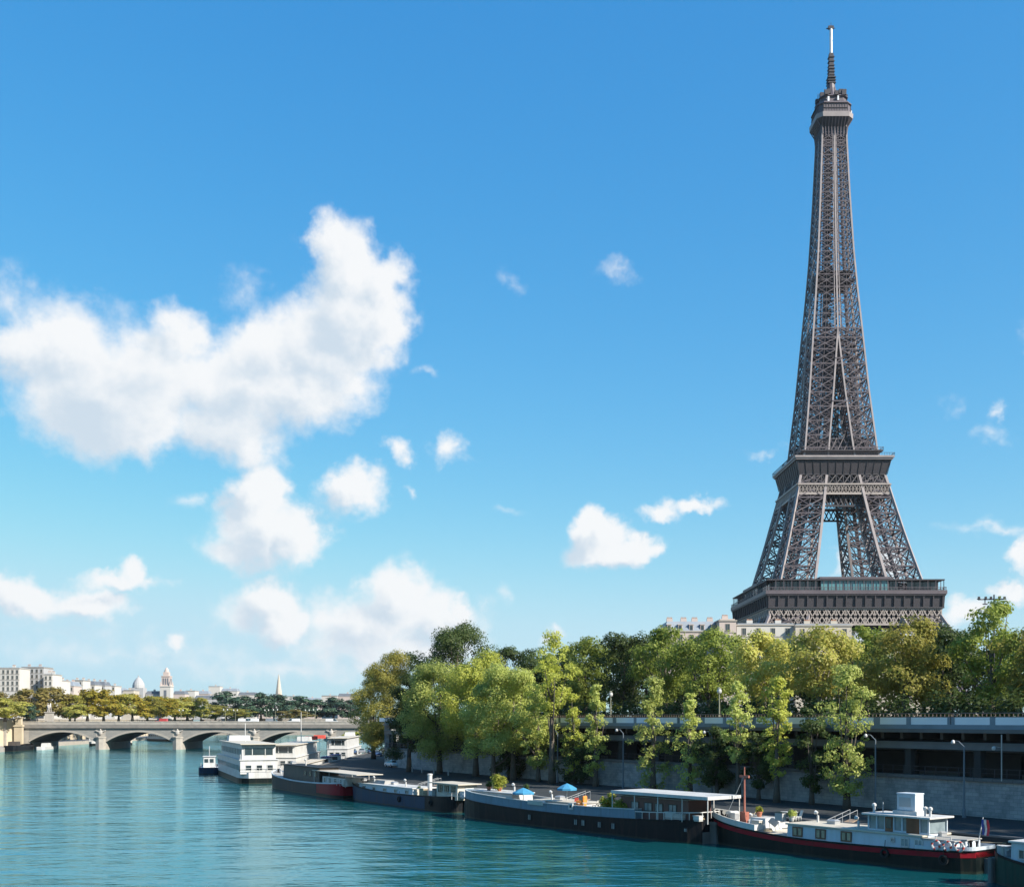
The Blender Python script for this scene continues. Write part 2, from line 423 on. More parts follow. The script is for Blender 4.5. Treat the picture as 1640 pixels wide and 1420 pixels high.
M = {}
M['water'] = mat_water()
M['iron'] = mat("brown_iron_paint", (.112,.092,.104), (.080,.067,.078), .15, .5)
M['iron_dark'] = mat("dark_shaded_iron", (.046,.041,.048), (.036,.033,.039), .2, .55)  # darker copy of the tower iron, shade put into the colour
M['iron_pale'] = mat("pale_sunlit_iron", (.30,.260,.256), (.23,.20,.20), .3, .5)  # tower iron lightened in colour where sun catches girders and rims
M['iron_tan'] = mat("tan_sunlit_iron", (.36,.31,.28), (.28,.24,.22), .3, .5)  # tower iron again, sunlight on the lattice girders painted in as tan
M['glass_teal'] = mat("teal_glass", (.10,.24,.26), (.06,.16,.19), .2, .08, spec=.8)
M['glass_dark'] = mat("dark_glass", (.02,.03,.035), (.03,.045,.05), .5, .08, spec=.8)
M['antenna_white'] = mat("antenna_white", (.75,.76,.78), None, .5, .5)
M['asphalt'] = mat("quay_asphalt", (.032,.036,.038), (.022,.026,.028), .12, .85, bump=.2, bscale=6)
M['ground'] = mat("street_ground", (.085,.08,.07), (.055,.056,.05), .05, .9)
M['stone_wall'] = mat_stone("embankment_stone", (.37,.365,.355), (.27,.275,.275), (.22,.22,.22), .85, .38, 'xz', stain=.95, stain_c=(.12,.125,.13))
M['stone_pale'] = mat_stone("pale_bridge_stone", (.27,.26,.24), (.23,.222,.21), (.165,.16,.153), 1.6, .6, 'xz', stain=.35, stain_c=(.2,.19,.18))
M['stone_plain'] = mat("plain_limestone", (.36,.33,.29), (.29,.265,.235), .5, .85)
M['stone_cream'] = mat("cream_limestone", (.47,.40,.29), (.39,.33,.24), .25, .85)
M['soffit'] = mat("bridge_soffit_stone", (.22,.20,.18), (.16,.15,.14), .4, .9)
M['concrete'] = mat("concrete", (.15,.145,.14), (.11,.108,.105), .35, .85)
M['concrete_dark'] = mat("dark_shaded_concrete", (.045,.043,.042), (.03,.03,.03), .35, .9)  # concrete darkened in its colour to stand for shade inside the gallery
M['rail_brown'] = mat("brown_railing", (.17,.125,.105), None, .5, .6)
M['white_panel'] = mat("white_parapet", (.74,.76,.78), (.66,.69,.72), .3, .6)
M['panel_blue'] = mat("blue_grey_panel", (.19,.24,.28), None, .4, .6)
M['bark'] = mat("grey_bark", (.12,.10,.08), (.07,.06,.05), 1.2, .9)
M['bark_pale'] = mat("pale_plane_bark", (.32,.29,.23), (.18,.16,.12), .9, .9)
M['hull_black'] = mat_hull("black_hull_paint", (.004,.006,.009), (.05,.035,.028), .5)
M['hull_green'] = mat_hull("deep_green_hull", (.004,.009,.009), (.04,.032,.026), .5)
M['hull_red'] = mat_hull("dark_red_paint", (.27,.010,.02), (.08,.02,.015), .6)
M['hull_blue'] = mat_hull("navy_blue_paint", (.010,.042,.088), (.07,.05,.04), .5)
M['hull_deep'] = mat_hull("dark_green_paint", (.008,.045,.036), (.05,.04,.03), .5)
M['hull_slate'] = mat_hull("slate_black_hull", (.010,.020,.032), (.06,.045,.035), .5)
M['bulwark_blue'] = mat_hull("slate_blue_paint", (.17,.25,.32), (.10,.085,.07), .55)
M['white'] = mat_hull("white_boat_paint", (.54,.54,.53), (.30,.25,.20), .45, (.3,.3,.28), .45, .3)
M['cream'] = mat("cream_deck_paint", (.50,.455,.38), (.42,.38,.315), .6, .6)
M['white_blue'] = mat_hull("pale_blue_white_paint", (.52,.58,.64), (.30,.27,.24), .40, (.3,.3,.3), .5, .3)
M['deck_grey'] = mat("grey_deck", (.33,.32,.30), (.24,.235,.22), .8, .8)
M['deck_wood'] = mat("wooden_deck", (.33,.235,.16), (.24,.17,.12), 1.0, .7)
M['brown_wood'] = mat("brown_varnish", (.17,.07,.035), (.12,.05,.025), 1.0, .4)
M['cabin_brown'] = mat("dark_brown_cabin", (.075,.06,.05), (.05,.042,.038), .8, .6)
M['cabin_red'] = mat("red_brown_cabin", (.15,.075,.065), (.11,.058,.05), .8, .6)
M['curtain'] = mat("tan_curtain", (.45,.36,.24), (.30,.24,.16), 3.0, .8)
M['pane_grey'] = mat("grey_window_pane", (.22,.27,.29), (.12,.16,.18), 1.0, .15, spec=.7)
M['mast_red'] = mat("rust_red_mast", (.33,.12,.085), (.25,.085,.06), 1.0, .6)
M['steel'] = mat("galvanised_steel", (.40,.41,.42), (.30,.31,.32), 1.0, .45, .4)
M['lamp_grey'] = mat("grey_lamp_post", (.15,.18,.21), None, .5, .5)
M['lamp_green'] = mat("olive_lamp_post", (.22,.22,.16), None, .5, .5)
M['globe'] = mat("white_lamp_globe", (.5,.5,.49), None, .5, .3)
M['rubber'] = mat("black_rubber", (.015,.015,.016), None, 2, .8)
M['blue_cloth'] = mat("bright_blue_cloth", (.05,.24,.40), (.04,.19,.33), 1.5, .8)
M['orange_cloth'] = mat("orange_cloth", (.72,.26,.05), (.55,.18,.04), 1.5, .8)
M['red_cloth'] = mat("red_cloth", (.62,.09,.06), (.5,.07,.05), 1.5, .8)
M['flag_blue'] = mat("flag_blue", (.03,.06,.26), None, 1.5, .8)
M['flag_red'] = mat("flag_red", (.55,.03,.05), None, 1.5, .8)
M['terracotta'] = mat("terracotta", (.42,.16,.09), None, 2, .8)
M['zinc'] = mat("zinc_roof", (.27,.30,.34), (.21,.235,.27), .2, .55, .2)
M['slate'] = mat("slate_roof", (.13,.145,.17), (.10,.11,.13), .3, .6)
M['facade'] = mat("pale_facade_stone", (.46,.41,.345), (.39,.35,.295), .2, .85)
M['facade_white'] = mat("white_render_facade", (.50,.475,.44), (.42,.405,.38), .08, .85)
M['facade_grey'] = mat("grey_render_facade", (.38,.38,.38), (.31,.31,.32), .1, .85)
M['facade_pink'] = mat("pinkish_facade", (.48,.40,.365), (.41,.345,.315), .1, .85)
M['chimney'] = mat("chimney_pot_clay", (.40,.21,.13), None, 1, .85)
M['bronze'] = mat("stone_statue", (.50,.46,.42), (.38,.35,.32), 1.5, .8)
M['car_white'] = mat("white_car_paint", (.72,.73,.74), None, .5, .25)
M['car_blue'] = mat("blue_car_paint", (.04,.08,.18), None, .5, .25)
M['car_grey'] = mat("grey_car_paint", (.22,.24,.27), None, .5, .25)
M['car_green'] = mat("green_car_paint", (.04,.15,.11), None, .5, .3)
M['car_red'] = mat("red_car_paint", (.42,.05,.05), None, .5, .25)
M['plant'] = mat_leaf("yellow_green_leaves", (.30,.32,.04), (.22,.27,.04), (.42,.40,.08))
M['plant_dark'] = mat_leaf("dark_green_leaves", (.05,.10,.025), (.07,.12,.03), (.12,.16,.04))
M['leaf_light'] = mat_leaf("light_poplar_leaves", (.42,.47,.11), (.33,.39,.095), (.52,.54,.18))
M['leaf_lime'] = mat_leaf("lime_green_leaves", (.50,.53,.08), (.42,.47,.08), (.57,.58,.15))
M['leaf_green'] = mat_leaf("mid_green_leaves", (.23,.285,.05), (.17,.22,.04), (.33,.37,.08))
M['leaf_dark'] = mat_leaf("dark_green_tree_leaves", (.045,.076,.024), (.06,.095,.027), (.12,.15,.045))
M['leaf_yellow'] = mat_leaf("yellowing_plane_leaves", (.47,.45,.09), (.38,.40,.08), (.52,.46,.16))
M['leaf_olive'] = mat_leaf("olive_plane_leaves", (.27,.27,.055), (.31,.285,.06), (.38,.33,.08))
M['leaf_gold'] = mat_leaf("golden_autumn_leaves", (.32,.26,.03), (.25,.25,.035), (.38,.26,.04))
M['leaf_brown'] = mat_leaf("brownish_autumn_leaves", (.25,.20,.06), (.21,.19,.055), (.30,.23,.08))
M['leaf_teal'] = mat_leaf("bluish_dark_leaves", (.04,.085,.058), (.05,.10,.06), (.075,.12,.07), .3)

# ================================================================== SETTING
QZ, SZ = 2.5, 11.4                                          # lower quay level, street level
QEDGE = [(82,36),(66,61),(32.8,105.8),(10.4,132.2),(-12.2,166),(-31,194),(-41,216),(-42,330),(-42.5,700),(-60,820)]
W0 = Vector((50,111)); WU = Vector((-.524,.852)); WN = Vector((.852,.524))   # street wall: start, direction upstream, inland
def wall_pt(s, t, z=0.0):
    p = W0 + WU * s + WN * t
    return Vector((p.x, p.y, z))
WALL = [wall_pt(s, 0).xy for s in (-60, 146)]
WALL = [(WALL[0].x, WALL[0].y), (WALL[1].x, WALL[1].y), (-21,330), (-22,700), (-45,835)]
RBANK = [(-150,60),(-186,405),(-197,452),(-206,492),(-212,650),(-222,850)]   # far-side water edge

mb = MB(); mb.face([(-420,-200,0),(260,-200,0),(260,1000,0),(-420,1000,0)])
struct(mb.build("river", M['water']), "blue green river rippling between the quays")
mb = MB(); n = len(QEDGE)
back = [(WALL[0][0]+2, WALL[0][1]+1)] + [(x+3, y) for x, y in WALL[1:]]
poly = [tuple(p) for p in back] + list(reversed(QEDGE))
mb.face([(x, y, QZ) for x, y in poly])
for (a, b) in zip(QEDGE[:-1], QEDGE[1:]):
    mb.face([(a[0],a[1],-1),(b[0],b[1],-1),(b[0],b[1],QZ),(a[0],a[1],QZ)])
struct(mb.build("lower_quay", M['asphalt']), "shaded asphalt quay behind the moored barges")
# pale kerb stones along the quay edge
mb = MB()
for (a, b) in zip(QEDGE[:-1], QEDGE[1:]):
    a = Vector((*a, 0)); b = Vector((*b, 0)); d = (b-a).normalized(); nn = Vector((d.y, -d.x, 0))
    mb.beam(a + nn*.3 + Vector((0,0,QZ+.07)), b + nn*.3 + Vector((0,0,QZ+.07)), .6, .16)
struct(mb.build("quay_kerb", M['concrete']))
# streets and ground beyond, one sheet
mb = MB()
mb.face([(wall_pt(-60,7.6).x, wall_pt(-60,7.6).y, SZ), (3000,-200,SZ),(3000,6000,SZ),(-45,6000,SZ),(-45,840,SZ),(-22,700,SZ),(-21,330,SZ),(wall_pt(146,7.6).x, wall_pt(146,7.6).y, SZ)])
mb.face([(-45,6000,SZ),(-4000,6000,SZ),(-4000,870,SZ),(-45,870,SZ)])
mb.face([(-236,870,SZ),(-4000,870,SZ),(-4000,60,SZ),(-172,60,SZ),(-203,405,SZ),(-212,440,SZ),(-200,456,SZ),(-200,487,SZ),(-222,492,SZ),(-228,650,SZ)])
struct(mb.build("ground", M['ground']))
# low quay on the far side
mb = MB()
rb = [(x, y) for x, y in RBANK]; bk = [(-172,60),(-205,405),(-211,452),(-222,492),(-228,650),(-240,850)]
mb.face([(x, y, 1.6) for x, y in reversed(rb)] [::-1] + [(x-1, y, 1.6) for x, y in reversed(bk)])
for (a, b) in zip(rb[:-1], rb[1:]): mb.face([(a[0],a[1],-1),(b[0],b[1],-1),(b[0],b[1],1.6),(a[0],a[1],1.6)])
mb.face([(-240,850,-1),(-45,850,-1),(-45,850,1.6),(-240,850,1.6)]); mb.face([(-240,850,1.6),(-45,850,1.6),(-45,870,1.6),(-240,870,1.6)])
struct(mb.build("far_quay", M['stone_plain']))
# embankment walls of the far side
def bank_wall(pts, label, m=M['stone_cream']):
    mb = MB()
    for (a, b) in zip(pts[:-1], pts[1:]):
        a = Vector((*a, 0)); b = Vector((*b, 0)); L_ = (b-a).length; d = (b-a)/L_
        mb.beam(a+Vector((0,0,6)), b+Vector((0,0,6)), 1.0, 11.2)
    o = mb.build("embankment_wall", m); tag(o, label, "wall")
    cp = MB()
    for (a, b) in zip(pts[:-1], pts[1:]):
        cp.beam((*a, 12.05), (*b, 12.05), 1.5, .9)
    cp.build("coping", M['stone_plain'], o)
    bt = MB()
    for (a, b) in zip(pts[:-1], pts[1:]):
        a = Vector((*a, 0)); b = Vector((*b, 0)); L_ = (b-a).length; d = (b-a)/L_
        k = 3.0
        while k < L_:
            p = a + d*k; q = Vector((d.y, -d.x, 0))
            bt.beam(p + q*.6 + Vector((0,0,.5)), p + q*.6 + Vector((0,0,11.2)), .9, 1.0); k += 6
    bt.build("buttress", M['stone_plain'], o)
    return o
bank_wall([(-172,60),(-203,405),(-212,440),(-200.2,455.6)], "sunlit cream embankment wall left of the bridge end")
bank_wall([(-214,486),(-222,492),(-228,650),(-240,850)], "cream embankment wall below the golden trees beyond the bridge", M['stone_cream'])
bank_wall([(-240,870),(-45,870)], "embankment wall closing the river far behind the bridge", M['stone_plain'])

# ------------------------------------------------------------------ street wall with open railway gallery on the near side (local x runs downstream)
GX0, GX1 = -146.0, 60.0
gal = thing("railway_gallery", "long dark open railway gallery in the street embankment above the stone quay wall", "gallery", (W0.x, W0.y, 0), math.atan2(-.852, .524))
MB().box(GX0,GX1,0,1.0,QZ-.5,6.1).build("retaining_wall", M['stone_wall'], gal)
mb = MB(); x = GX0
while x < GX1: mb.box(x+.02, min(x+2.2,GX1)-.02, -.25,1.1,6.1,6.45); x += 2.2
mb.build("coping", M['concrete'], gal)
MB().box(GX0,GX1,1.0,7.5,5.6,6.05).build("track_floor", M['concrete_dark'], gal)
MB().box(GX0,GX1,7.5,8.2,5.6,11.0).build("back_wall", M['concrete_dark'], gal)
MB().box(GX0,GX1,-.35,8.2,11.0,11.39).build("deck_slab", M['concrete'], gal)
mb = MB(); mb.box(GX0,GX1,-.1,.5,9.25,9.9); mb.box(GX0,GX1,-.18,.5,9.9,10.02); 
mb.build("edge_beam", M['concrete'], gal)
mb = MB(); x = GX0 + 1
while x < GX1: mb.box(x, x+.35, .5,7.5,10.3,11.0); x += 2.6
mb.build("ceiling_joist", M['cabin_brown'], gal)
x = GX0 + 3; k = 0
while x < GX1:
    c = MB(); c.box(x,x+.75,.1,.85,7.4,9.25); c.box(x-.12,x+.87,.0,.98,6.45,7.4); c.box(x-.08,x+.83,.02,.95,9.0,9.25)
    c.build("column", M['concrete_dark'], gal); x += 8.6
mb = MB(); mb.box(GX0,GX1,.25,.30,6.9,6.96); mb.box(GX0,GX1,.25,.30,7.35,7.42)
x = GX0
while x < GX1: mb.box(x,x+.06,.25,.31,6.45,7.4); x += 1.4
mb.build("guard_rail", M['iron_dark'], gal)
mb = MB(); x = GX0 + 4
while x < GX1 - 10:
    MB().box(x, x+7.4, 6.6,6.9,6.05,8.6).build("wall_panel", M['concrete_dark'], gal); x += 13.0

# rows of cables and a bench-like duct inside the gallery
mb = MB()
for z in (8.9, 9.05, 9.2): mb.beam((GX0,7.4,z),(GX1,7.4,z),.08)
mb.box(GX0,GX1,7.0,7.5,6.05,6.5)
mb.build("cable_duct", M['concrete'], gal)

par = thing("street_parapet", "pale blue white parapet with dark grey dividers above the railway gallery", "parapet", (W0.x, W0.y, 0), math.atan2(-.852, .524))
MB().box(GX0,GX1,-.05,.4,11.39,11.85).build("plinth", M['panel_blue'], par)
x = GX1 - 5.2; k = 0
pans = MB(); posts = []
while x > GX0:
    wd = 4.1 + .6*math.sin(k*2.1)
    MB().box(x-wd, x, .0,.28,11.85,12.62).build("panel", M['white_panel'], par)
    pb = MB(); g0 = x; g1 = x + (.9 if k % 2 else .62)
    if k % 3 == 1: pb.box(g0+.03,g0+.36,-.04,.32,11.85,12.62); pb.box(g0+.5,g1-.03,-.04,.32,11.85,12.62)
    else: pb.box(g0+.02,g1-.02,-.04,.32,11.85,12.62)
    pb.build("divider", M['panel_blue'], par)
    x -= wd + (.9 if (k+1) % 2 else .62); k += 1
mb = MB(); mb.box(GX0,GX1,-.02,.34,12.62,12.70); mb.beam((GX0,.15,13.05),(GX1,.15,13.05),.09)
x = GX0
while x < GX1: mb.box(x,x+.05,.12,.18,12.70,13.02); x += .5
mb.build("handrail", M['rail_brown'], par)
# wall of the street beyond the bend of the quay
mb = MB(); a = wall_pt(146, .5); pts = [(a.x, a.y), (-21,330), (-22,700), (-45,840)]
for p, q in zip(pts[:-1], pts[1:]):
    mb.beam((*p, 6.2), (*q, 6.2), 1.0, 10.3)
o = tag(mb.build("quay_wall", M['stone_wall']), "stone quay wall running on behind the big riverside trees to the bridge", "wall")
cp = MB()
for p, q in zip(pts[:-1], pts[1:]): cp.beam((*p, 12.0), (*q, 12.0), .6, 1.2)
cp.build("parapet", M['stone_plain'], o)

# ================================================================== TOWER
TX, TY = 134.0, 475.0
tw = thing("iron_lattice_tower", "tall brown iron lattice tower with three platforms and a white antenna rising above the trees", "tower", (TX, TY, 0))
OUT = [(12,57),(25,48.5),(40,39.8),(53,33.2),(61,30.0),(65.5,28.4),(85,23.2),(104.2,18.65),(117.4,15.6),(122.6,14.6),(147,12.1),(172.5,10.0),(190,8.5),(206.2,7.3),(230,6.05),(252.6,5.1),(258,5.0),(264,5.0)]
INN = [(12,36),(25,29.5),(40,22.8),(53,18.0),(61,15.6),(65.5,14.4),(85,10.8),(104.2,7.65),(117.4,5.6),(122.6,5.0),(147,2.35),(172.5,0.0)]
def itp(tab, z):
    for (a, va), (b, vb) in zip(tab[:-1], tab[1:]):
        if z <= b: return va + (vb - va) * max(0, (z - a)) / (b - a)
    return tab[-1][1]
def xface(mb, a0, b0, a1, b1, w, sub=True, nrm=None, mi=0):
    """one braced panel between chord points a0-a1 and b0-b1"""
    a0, b0, a1, b1 = map(Vector, (a0, b0, a1, b1))
    w = w*.84; mb.beam(a0, b1, w, w*.7, mi); mb.beam(b0, a1, w, w*.7, mi); mb.beam(a1, b1, w*.9, w*.9, mi)
    if sub:
        c = (a0+b0+a1+b1)/4; s = w*.36
        ma, mbb, m0, m1 = (a0+a1)/2, (b0+b1)/2, (a0+b0)/2, (a1+b1)/2
        for p, q in ((ma,m0),(m0,mbb),(mbb,m1),(m1,ma),(ma,mbb),(m0,m1)): mb.beam(p, q, s, s, mi)
def leg_mesh(sx, sy, levels, cw, bw):
    ch = [MB() for _ in range(4)]; br = MB()
    C = {}
    for z in levels:
        o, i = itp(OUT, z), itp(INN, z)
        C[z] = [(sx*o, sy*o, z), (sx*i, sy*o, z), (sx*i, sy*i, z), (sx*o, sy*i, z)]
    for z0, z1 in zip(levels[:-1], levels[1:]):
        for k in range(4):
            ch[k].beam(C[z0][k], C[z1][k], cw)
            j = (k+1) % 4
            xface(br, C[z0][k], C[z0][j], C[z1][k], C[z1][j], bw)
        # inner diaphragm
        br.beam(C[z1][0], C[z1][2], bw*.6); br.beam(C[z1][1], C[z1][3], bw*.6)
        m0 = (Vector(C[z0][0])+Vector(C[z0][2]))/2; m1 = (Vector(C[z1][0])+Vector(C[z1][2]))/2
        br.beam(m0, m1, 1.6, 1.1)                                # lift track and stair in the middle of the leg
        for k in range(4): br.beam(m0, C[z1][k], bw*.5)
    return ch, br
LOW = [12,21,30,38.5,46.5,54]
MID = [54,61,65.5,73,80.5,88,95,101.6,107.5,112,117.4]
UP1 = [117.4,122.6,128,134,140,146,152,158,164,169,173]
for sx in (-1, 1):
    for sy in (-1, 1):
        L_ = thing("leg", None, None); L_.parent = tw
        ch, br = leg_mesh(sx, sy, LOW + MID[1:], .98, .66)
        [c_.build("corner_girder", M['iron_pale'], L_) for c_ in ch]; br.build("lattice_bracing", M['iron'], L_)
        pb = MB(); o, i = itp(OUT,12), itp(INN,12)
        for (cx, cy) in ((o,o),(o,i),(i,o),(i,i)): pb.frustum(sx*cx-4,sx*cx+4,sy*cy-4,sy*cy+4,SZ-.3,sx*cx-2,sx*cx+2,sy*cy-2,sy*cy+2,14.5)
        pb.build("masonry_footing", M['stone_plain'], L_)
        ch, br = leg_mesh(sx, sy, UP1, .64, .54)
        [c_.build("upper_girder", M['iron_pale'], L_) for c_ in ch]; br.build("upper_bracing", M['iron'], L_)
# merged spire
lv = [173]
while lv[-1] < 252: lv.append(lv[-1] + max(3.9, itp(OUT, lv[-1])*.62))
lv[-1] = 252.6; lv += [256, 259.5]
sp = thing("spire", None, None); sp.parent = tw
ch = [MB() for _ in range(16)]; br = MB()
for z0, z1 in zip(lv[:-1], lv[1:]):
    o0, o1 = itp(OUT, z0), itp(OUT, z1)
    for k in range(4):
        ca, sa = [(1,0),(0,1),(-1,0),(0,-1)][k]
        def q(u, o, z): return (ca*u - sa*(-o), sa*u + ca*(-o), z)
        ch[k].beam(q(-o0,o0,z0), q(-o1,o1,z1), .66); ch[k+4].beam(q(0,o0,z0), q(0,o1,z1), .6)
        for a in (-1, 1):
            ch[k+10+2*a].beam(q(a*o0*.12,o0,z0), q(a*o1*.12,o1,z1), .3)
            xface(br, q(a*o0,o0,z0), q(0,o0,z0), q(a*o1,o1,z1), q(0,o1,z1), .42, True)
            br.beam(q(a*o0*.5,o0*.6,z0), q(a*o1*.5,o1*.6,z1), .5)
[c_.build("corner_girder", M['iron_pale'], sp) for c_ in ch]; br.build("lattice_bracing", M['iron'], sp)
# lift shaft between second and third platforms
mb = MB()
for z0, z1 in zip(range(118, 256, 3), range(121, 259, 3)):
    h = 2.3 if z0 < 190 else 1.7
    for (sx, sy) in ((-1,-1),(1,-1),(1,1),(-1,1)):
        mb.beam((sx*h,sy*h,z0),(sx*h,sy*h,z1),.4)
    for (ax, ay, bx_, by_) in ((-1,-1,1,-1),(1,-1,1,1),(1,1,-1,1),(-1,1,-1,-1)):
        mb.beam((ax*h,ay*h,z0),(bx_*h,by_*h,z1),.28); mb.beam((ax*h,ay*h,z1),(bx_*h,by_*h,z1),.25)
    if (z0 // 3) % 2 == 0: mb.beam((-h*.6,0,z0),(-h*.6,0,z1),2.0,2.4)
    if z0 % 24 == 22: mb.box(-h,h,-h,h,z1-.35,z1)
mb.build("lift_shaft", M['iron_dark'], tw)
mb = MB()                                                      # ties that join the four legs above the second platform
for z in (140, 158):
    o, i = itp(OUT, z), itp(INN, z)
    for s in (-1, 1):
        for u in (z, z+2.2):
            mb.beam((-i,s*o,u),(i,s*o,u),.5); mb.beam((s*o,-i,u),(s*o,i,u),.5)
        mb.beam((-i,s*o,z),(i,s*o,z+2.2),.35); mb.beam((s*o,-i,z),(s*o,i,z+2.2),.35)
mb.build("cross_tie", M['iron'], tw)
mb = MB(); o = itp(OUT, 196)                                   # intermediate landing
mb.box(-o+.4,o-.4,-o+.4,o-.4,193.5,194.2); mb.box(-o+.8,o-.8,-o+.8,o-.8,197.2,197.8); mb.box(-o*.6,o*.6,-o*.6,o*.6,194.2,197.2)
mb.build("landing", M['iron_dark'], tw)

def ring(mb, w0, w1, z0, z1, mi=0):
    """square ring of walls from half width w0 at z0 to w1 at z1"""
    for (ax, ay, bx_, by_) in ((-1,-1,1,-1),(1,-1,1,1),(1,1,-1,1),(-1,1,-1,-1)):
        mb.face([(ax*w0,ay*w0,z0),(bx_*w0,by_*w0,z0),(bx_*w1,by_*w1,z1),(ax*w1,ay*w1,z1)], mi)
def side(k, u, o, z):
    ca, sa = [(1,0),(0,1),(-1,0),(0,-1)][k]
    return Vector((ca*u + sa*o, sa*u - ca*o, z))
def slab(mb, w, wi, z0, z1, mi=0):
    """square slab with a square hole"""
    for k in range(4):
        ca, sa = [(1,0),(0,1),(-1,0),(0,-1)][k]
        A = [side(k,-w,w,z0), side(k,w,w,z0), side(k,wi,wi,z0), side(k,-wi,wi,z0)]
        B = [side(k,-w,w,z1), side(k,w,w,z1), side(k,wi,wi,z1), side(k,-wi,wi,z1)]
        mb.face(A[::-1], mi); mb.face(B, mi); mb.face([A[0],A[1],B[1],B[0]], mi); mb.face([A[2],A[3],B[3],B[2]], mi)
# --- first platform
f1 = thing("first_platform", None, None); f1.parent = tw
mb = MB(); slab(mb, 35.3, 13, 60.9, 62.4); mb.build("gallery_deck", M['iron'], f1)
mb = MB(); ring(mb, 33.9, 34.4, 55.6, 60.9); ring(mb, 33.3, 33.3, 55.6, 60.9)
mb.build("frieze", M['iron_dark'], f1)
mb = MB()
for k in range(4):
    for i in range(19):
        u = -33.9 + 67.8*i/18
        mb.beam(side(k,u,34.25,55.6), side(k,u,34.7,60.9), .42, .5)
    mb.beam(side(k,-34.2,34.35,55.75), side(k,34.2,34.35,55.75), .5, .45); mb.beam(side(k,-34.8,34.85,60.6), side(k,34.8,34.85,60.6), .4, .5)
mb.build("console", M['iron_dark'], f1)
mb = MB()
for k in range(4):
    z0, z1 = 49.2, 55.4; w = 33.6
    for z in (z0, z1): mb.beam(side(k,-w,w,z), side(k,w,w,z), .9, .8)
    n_ = 18; st = 2*w/n_
    for i in range(n_):
        a, b = -w + st*i, -w + st*(i+1); zm = (z0+z1)/2; um = (a+b)/2
        mb.beam(side(k,a,w,z0), side(k,b,w,z1), .75, .4); mb.beam(side(k,b,w,z0), side(k,a,w,z1), .75, .4)
        mb.beam(side(k,a,w,zm), side(k,um,w,z1), .5, .3); mb.beam(side(k,um,w,z1), side(k,b,w,zm), .5, .3)
        mb.beam(side(k,a,w,zm), side(k,um,w,z0), .5, .3); mb.beam(side(k,um,w,z0), side(k,b,w,zm), .5, .3)
        mb.beam(side(k,a,w,z0), side(k,a,w,z1), .5, .4)
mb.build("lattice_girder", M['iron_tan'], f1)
mb = MB()
for k in range(4):
    mb.beam(side(k,-32.5,32.5,46), side(k,32.5,32.5,46), .8)
    for i in range(14):
        a, b = -32.5+65*i/14, -32.5+65*(i+1)/14
        mb.beam(side(k,a,32.5,46), side(k,b,32.8,49.2), .35); mb.beam(side(k,b,32.5,46), side(k,a,32.8,49.2), .35)
    mb.face([side(k,-31,31,49),side(k,31,31,49),side(k,31,31,60),side(k,-31,31,60)])
mb.build("inner_girder", M['iron_dark'], f1)
mb = MB()                                                      # arches under the first platform
for k in range(4):
    pr = None
    for i in range(25):
        t = math.pi * i / 24; u = -37*math.cos(t); z = 14 + 32*math.sin(t)
        p0, p1 = side(k,u,itp(OUT,z)-.5,z), side(k,u*.92,itp(OUT,z)-.5,14+28.5*math.sin(t))
        if pr: mb.beam(pr[0],p0,.9); mb.beam(pr[1],p1,.8); mb.beam(pr[0],p1,.35); mb.beam(pr[1],p0,.35)
        mb.beam(p0,p1,.4); pr = (p0,p1)
mb.build("arch", M['iron'], f1)
mb = MB(); slab(mb, 34.6, 29.2, 66.3, 66.75); mb.build("gallery_roof", M['iron_dark'], f1)
mb = MB()
for k in range(4):
    for i in range(23):
        u = -34.3 + 68.6*i/22; mb.beam(side(k,u,34.3,62.4), side(k,u,34.3,66.3), .22)
    mb.beam(side(k,-35,35.05,63.6), side(k,35,35.05,63.6), .14); mb.beam(side(k,-35,35.05,63.0), side(k,35,35.05,63.0), .1)
    for i in range(60):
        u = -35 + 70*i/59; mb.beam(side(k,u,35.05,62.4), side(k,u,35.05,63.6), .1)
mb.build("gallery_post", M['iron'], f1)
for k in range(4):
    pv = MB()                                                  # glazed pavilion on each side
    def bx4(u0,u1,o0,o1,z0,z1,mi):
        A = [side(k,u0,o1,z0),side(k,u1,o1,z0),side(k,u1,o0,z0),side(k,u0,o0,z0)]; B = [Vector((p.x,p.y,z1)) for p in A]
        pv.face(A[::-1],mi); pv.face(B,mi)
        for i in range(4): pv.face([A[i],A[(i+1)%4],B[(i+1)%4],B[i]],mi)
    bx4(-13.5,13.0,20,33.6,62.4,66.9,0); bx4(-14,13.6,19.6,34.2,66.9,67.7,1)
    for i in range(10):
        u = -13.5 + 26.5*i/9; bx4(u-.12,u+.12,33.6,33.75,62.4,66.9,1)
    pv.build("glazed_pavilion", [M['glass_teal'], M['iron']], f1)
    pv = MB(); bx4(-31.5,-14.2,21,32.6,62.4,66.2,0)
    if k != 0: bx4(13.8,30,21,32.6,62.4,66.2,0)
    else: bx4(13.8,17,21,32.6,62.4,66.2,0)
    for i in range(8):
        u = -31.5 + 17.3*i/7; bx4(u-.15,u+.15,32.6,32.8,62.4,66.2,1)
    pv.build("side_hall", [M['glass_dark'], M['iron_dark']], f1)
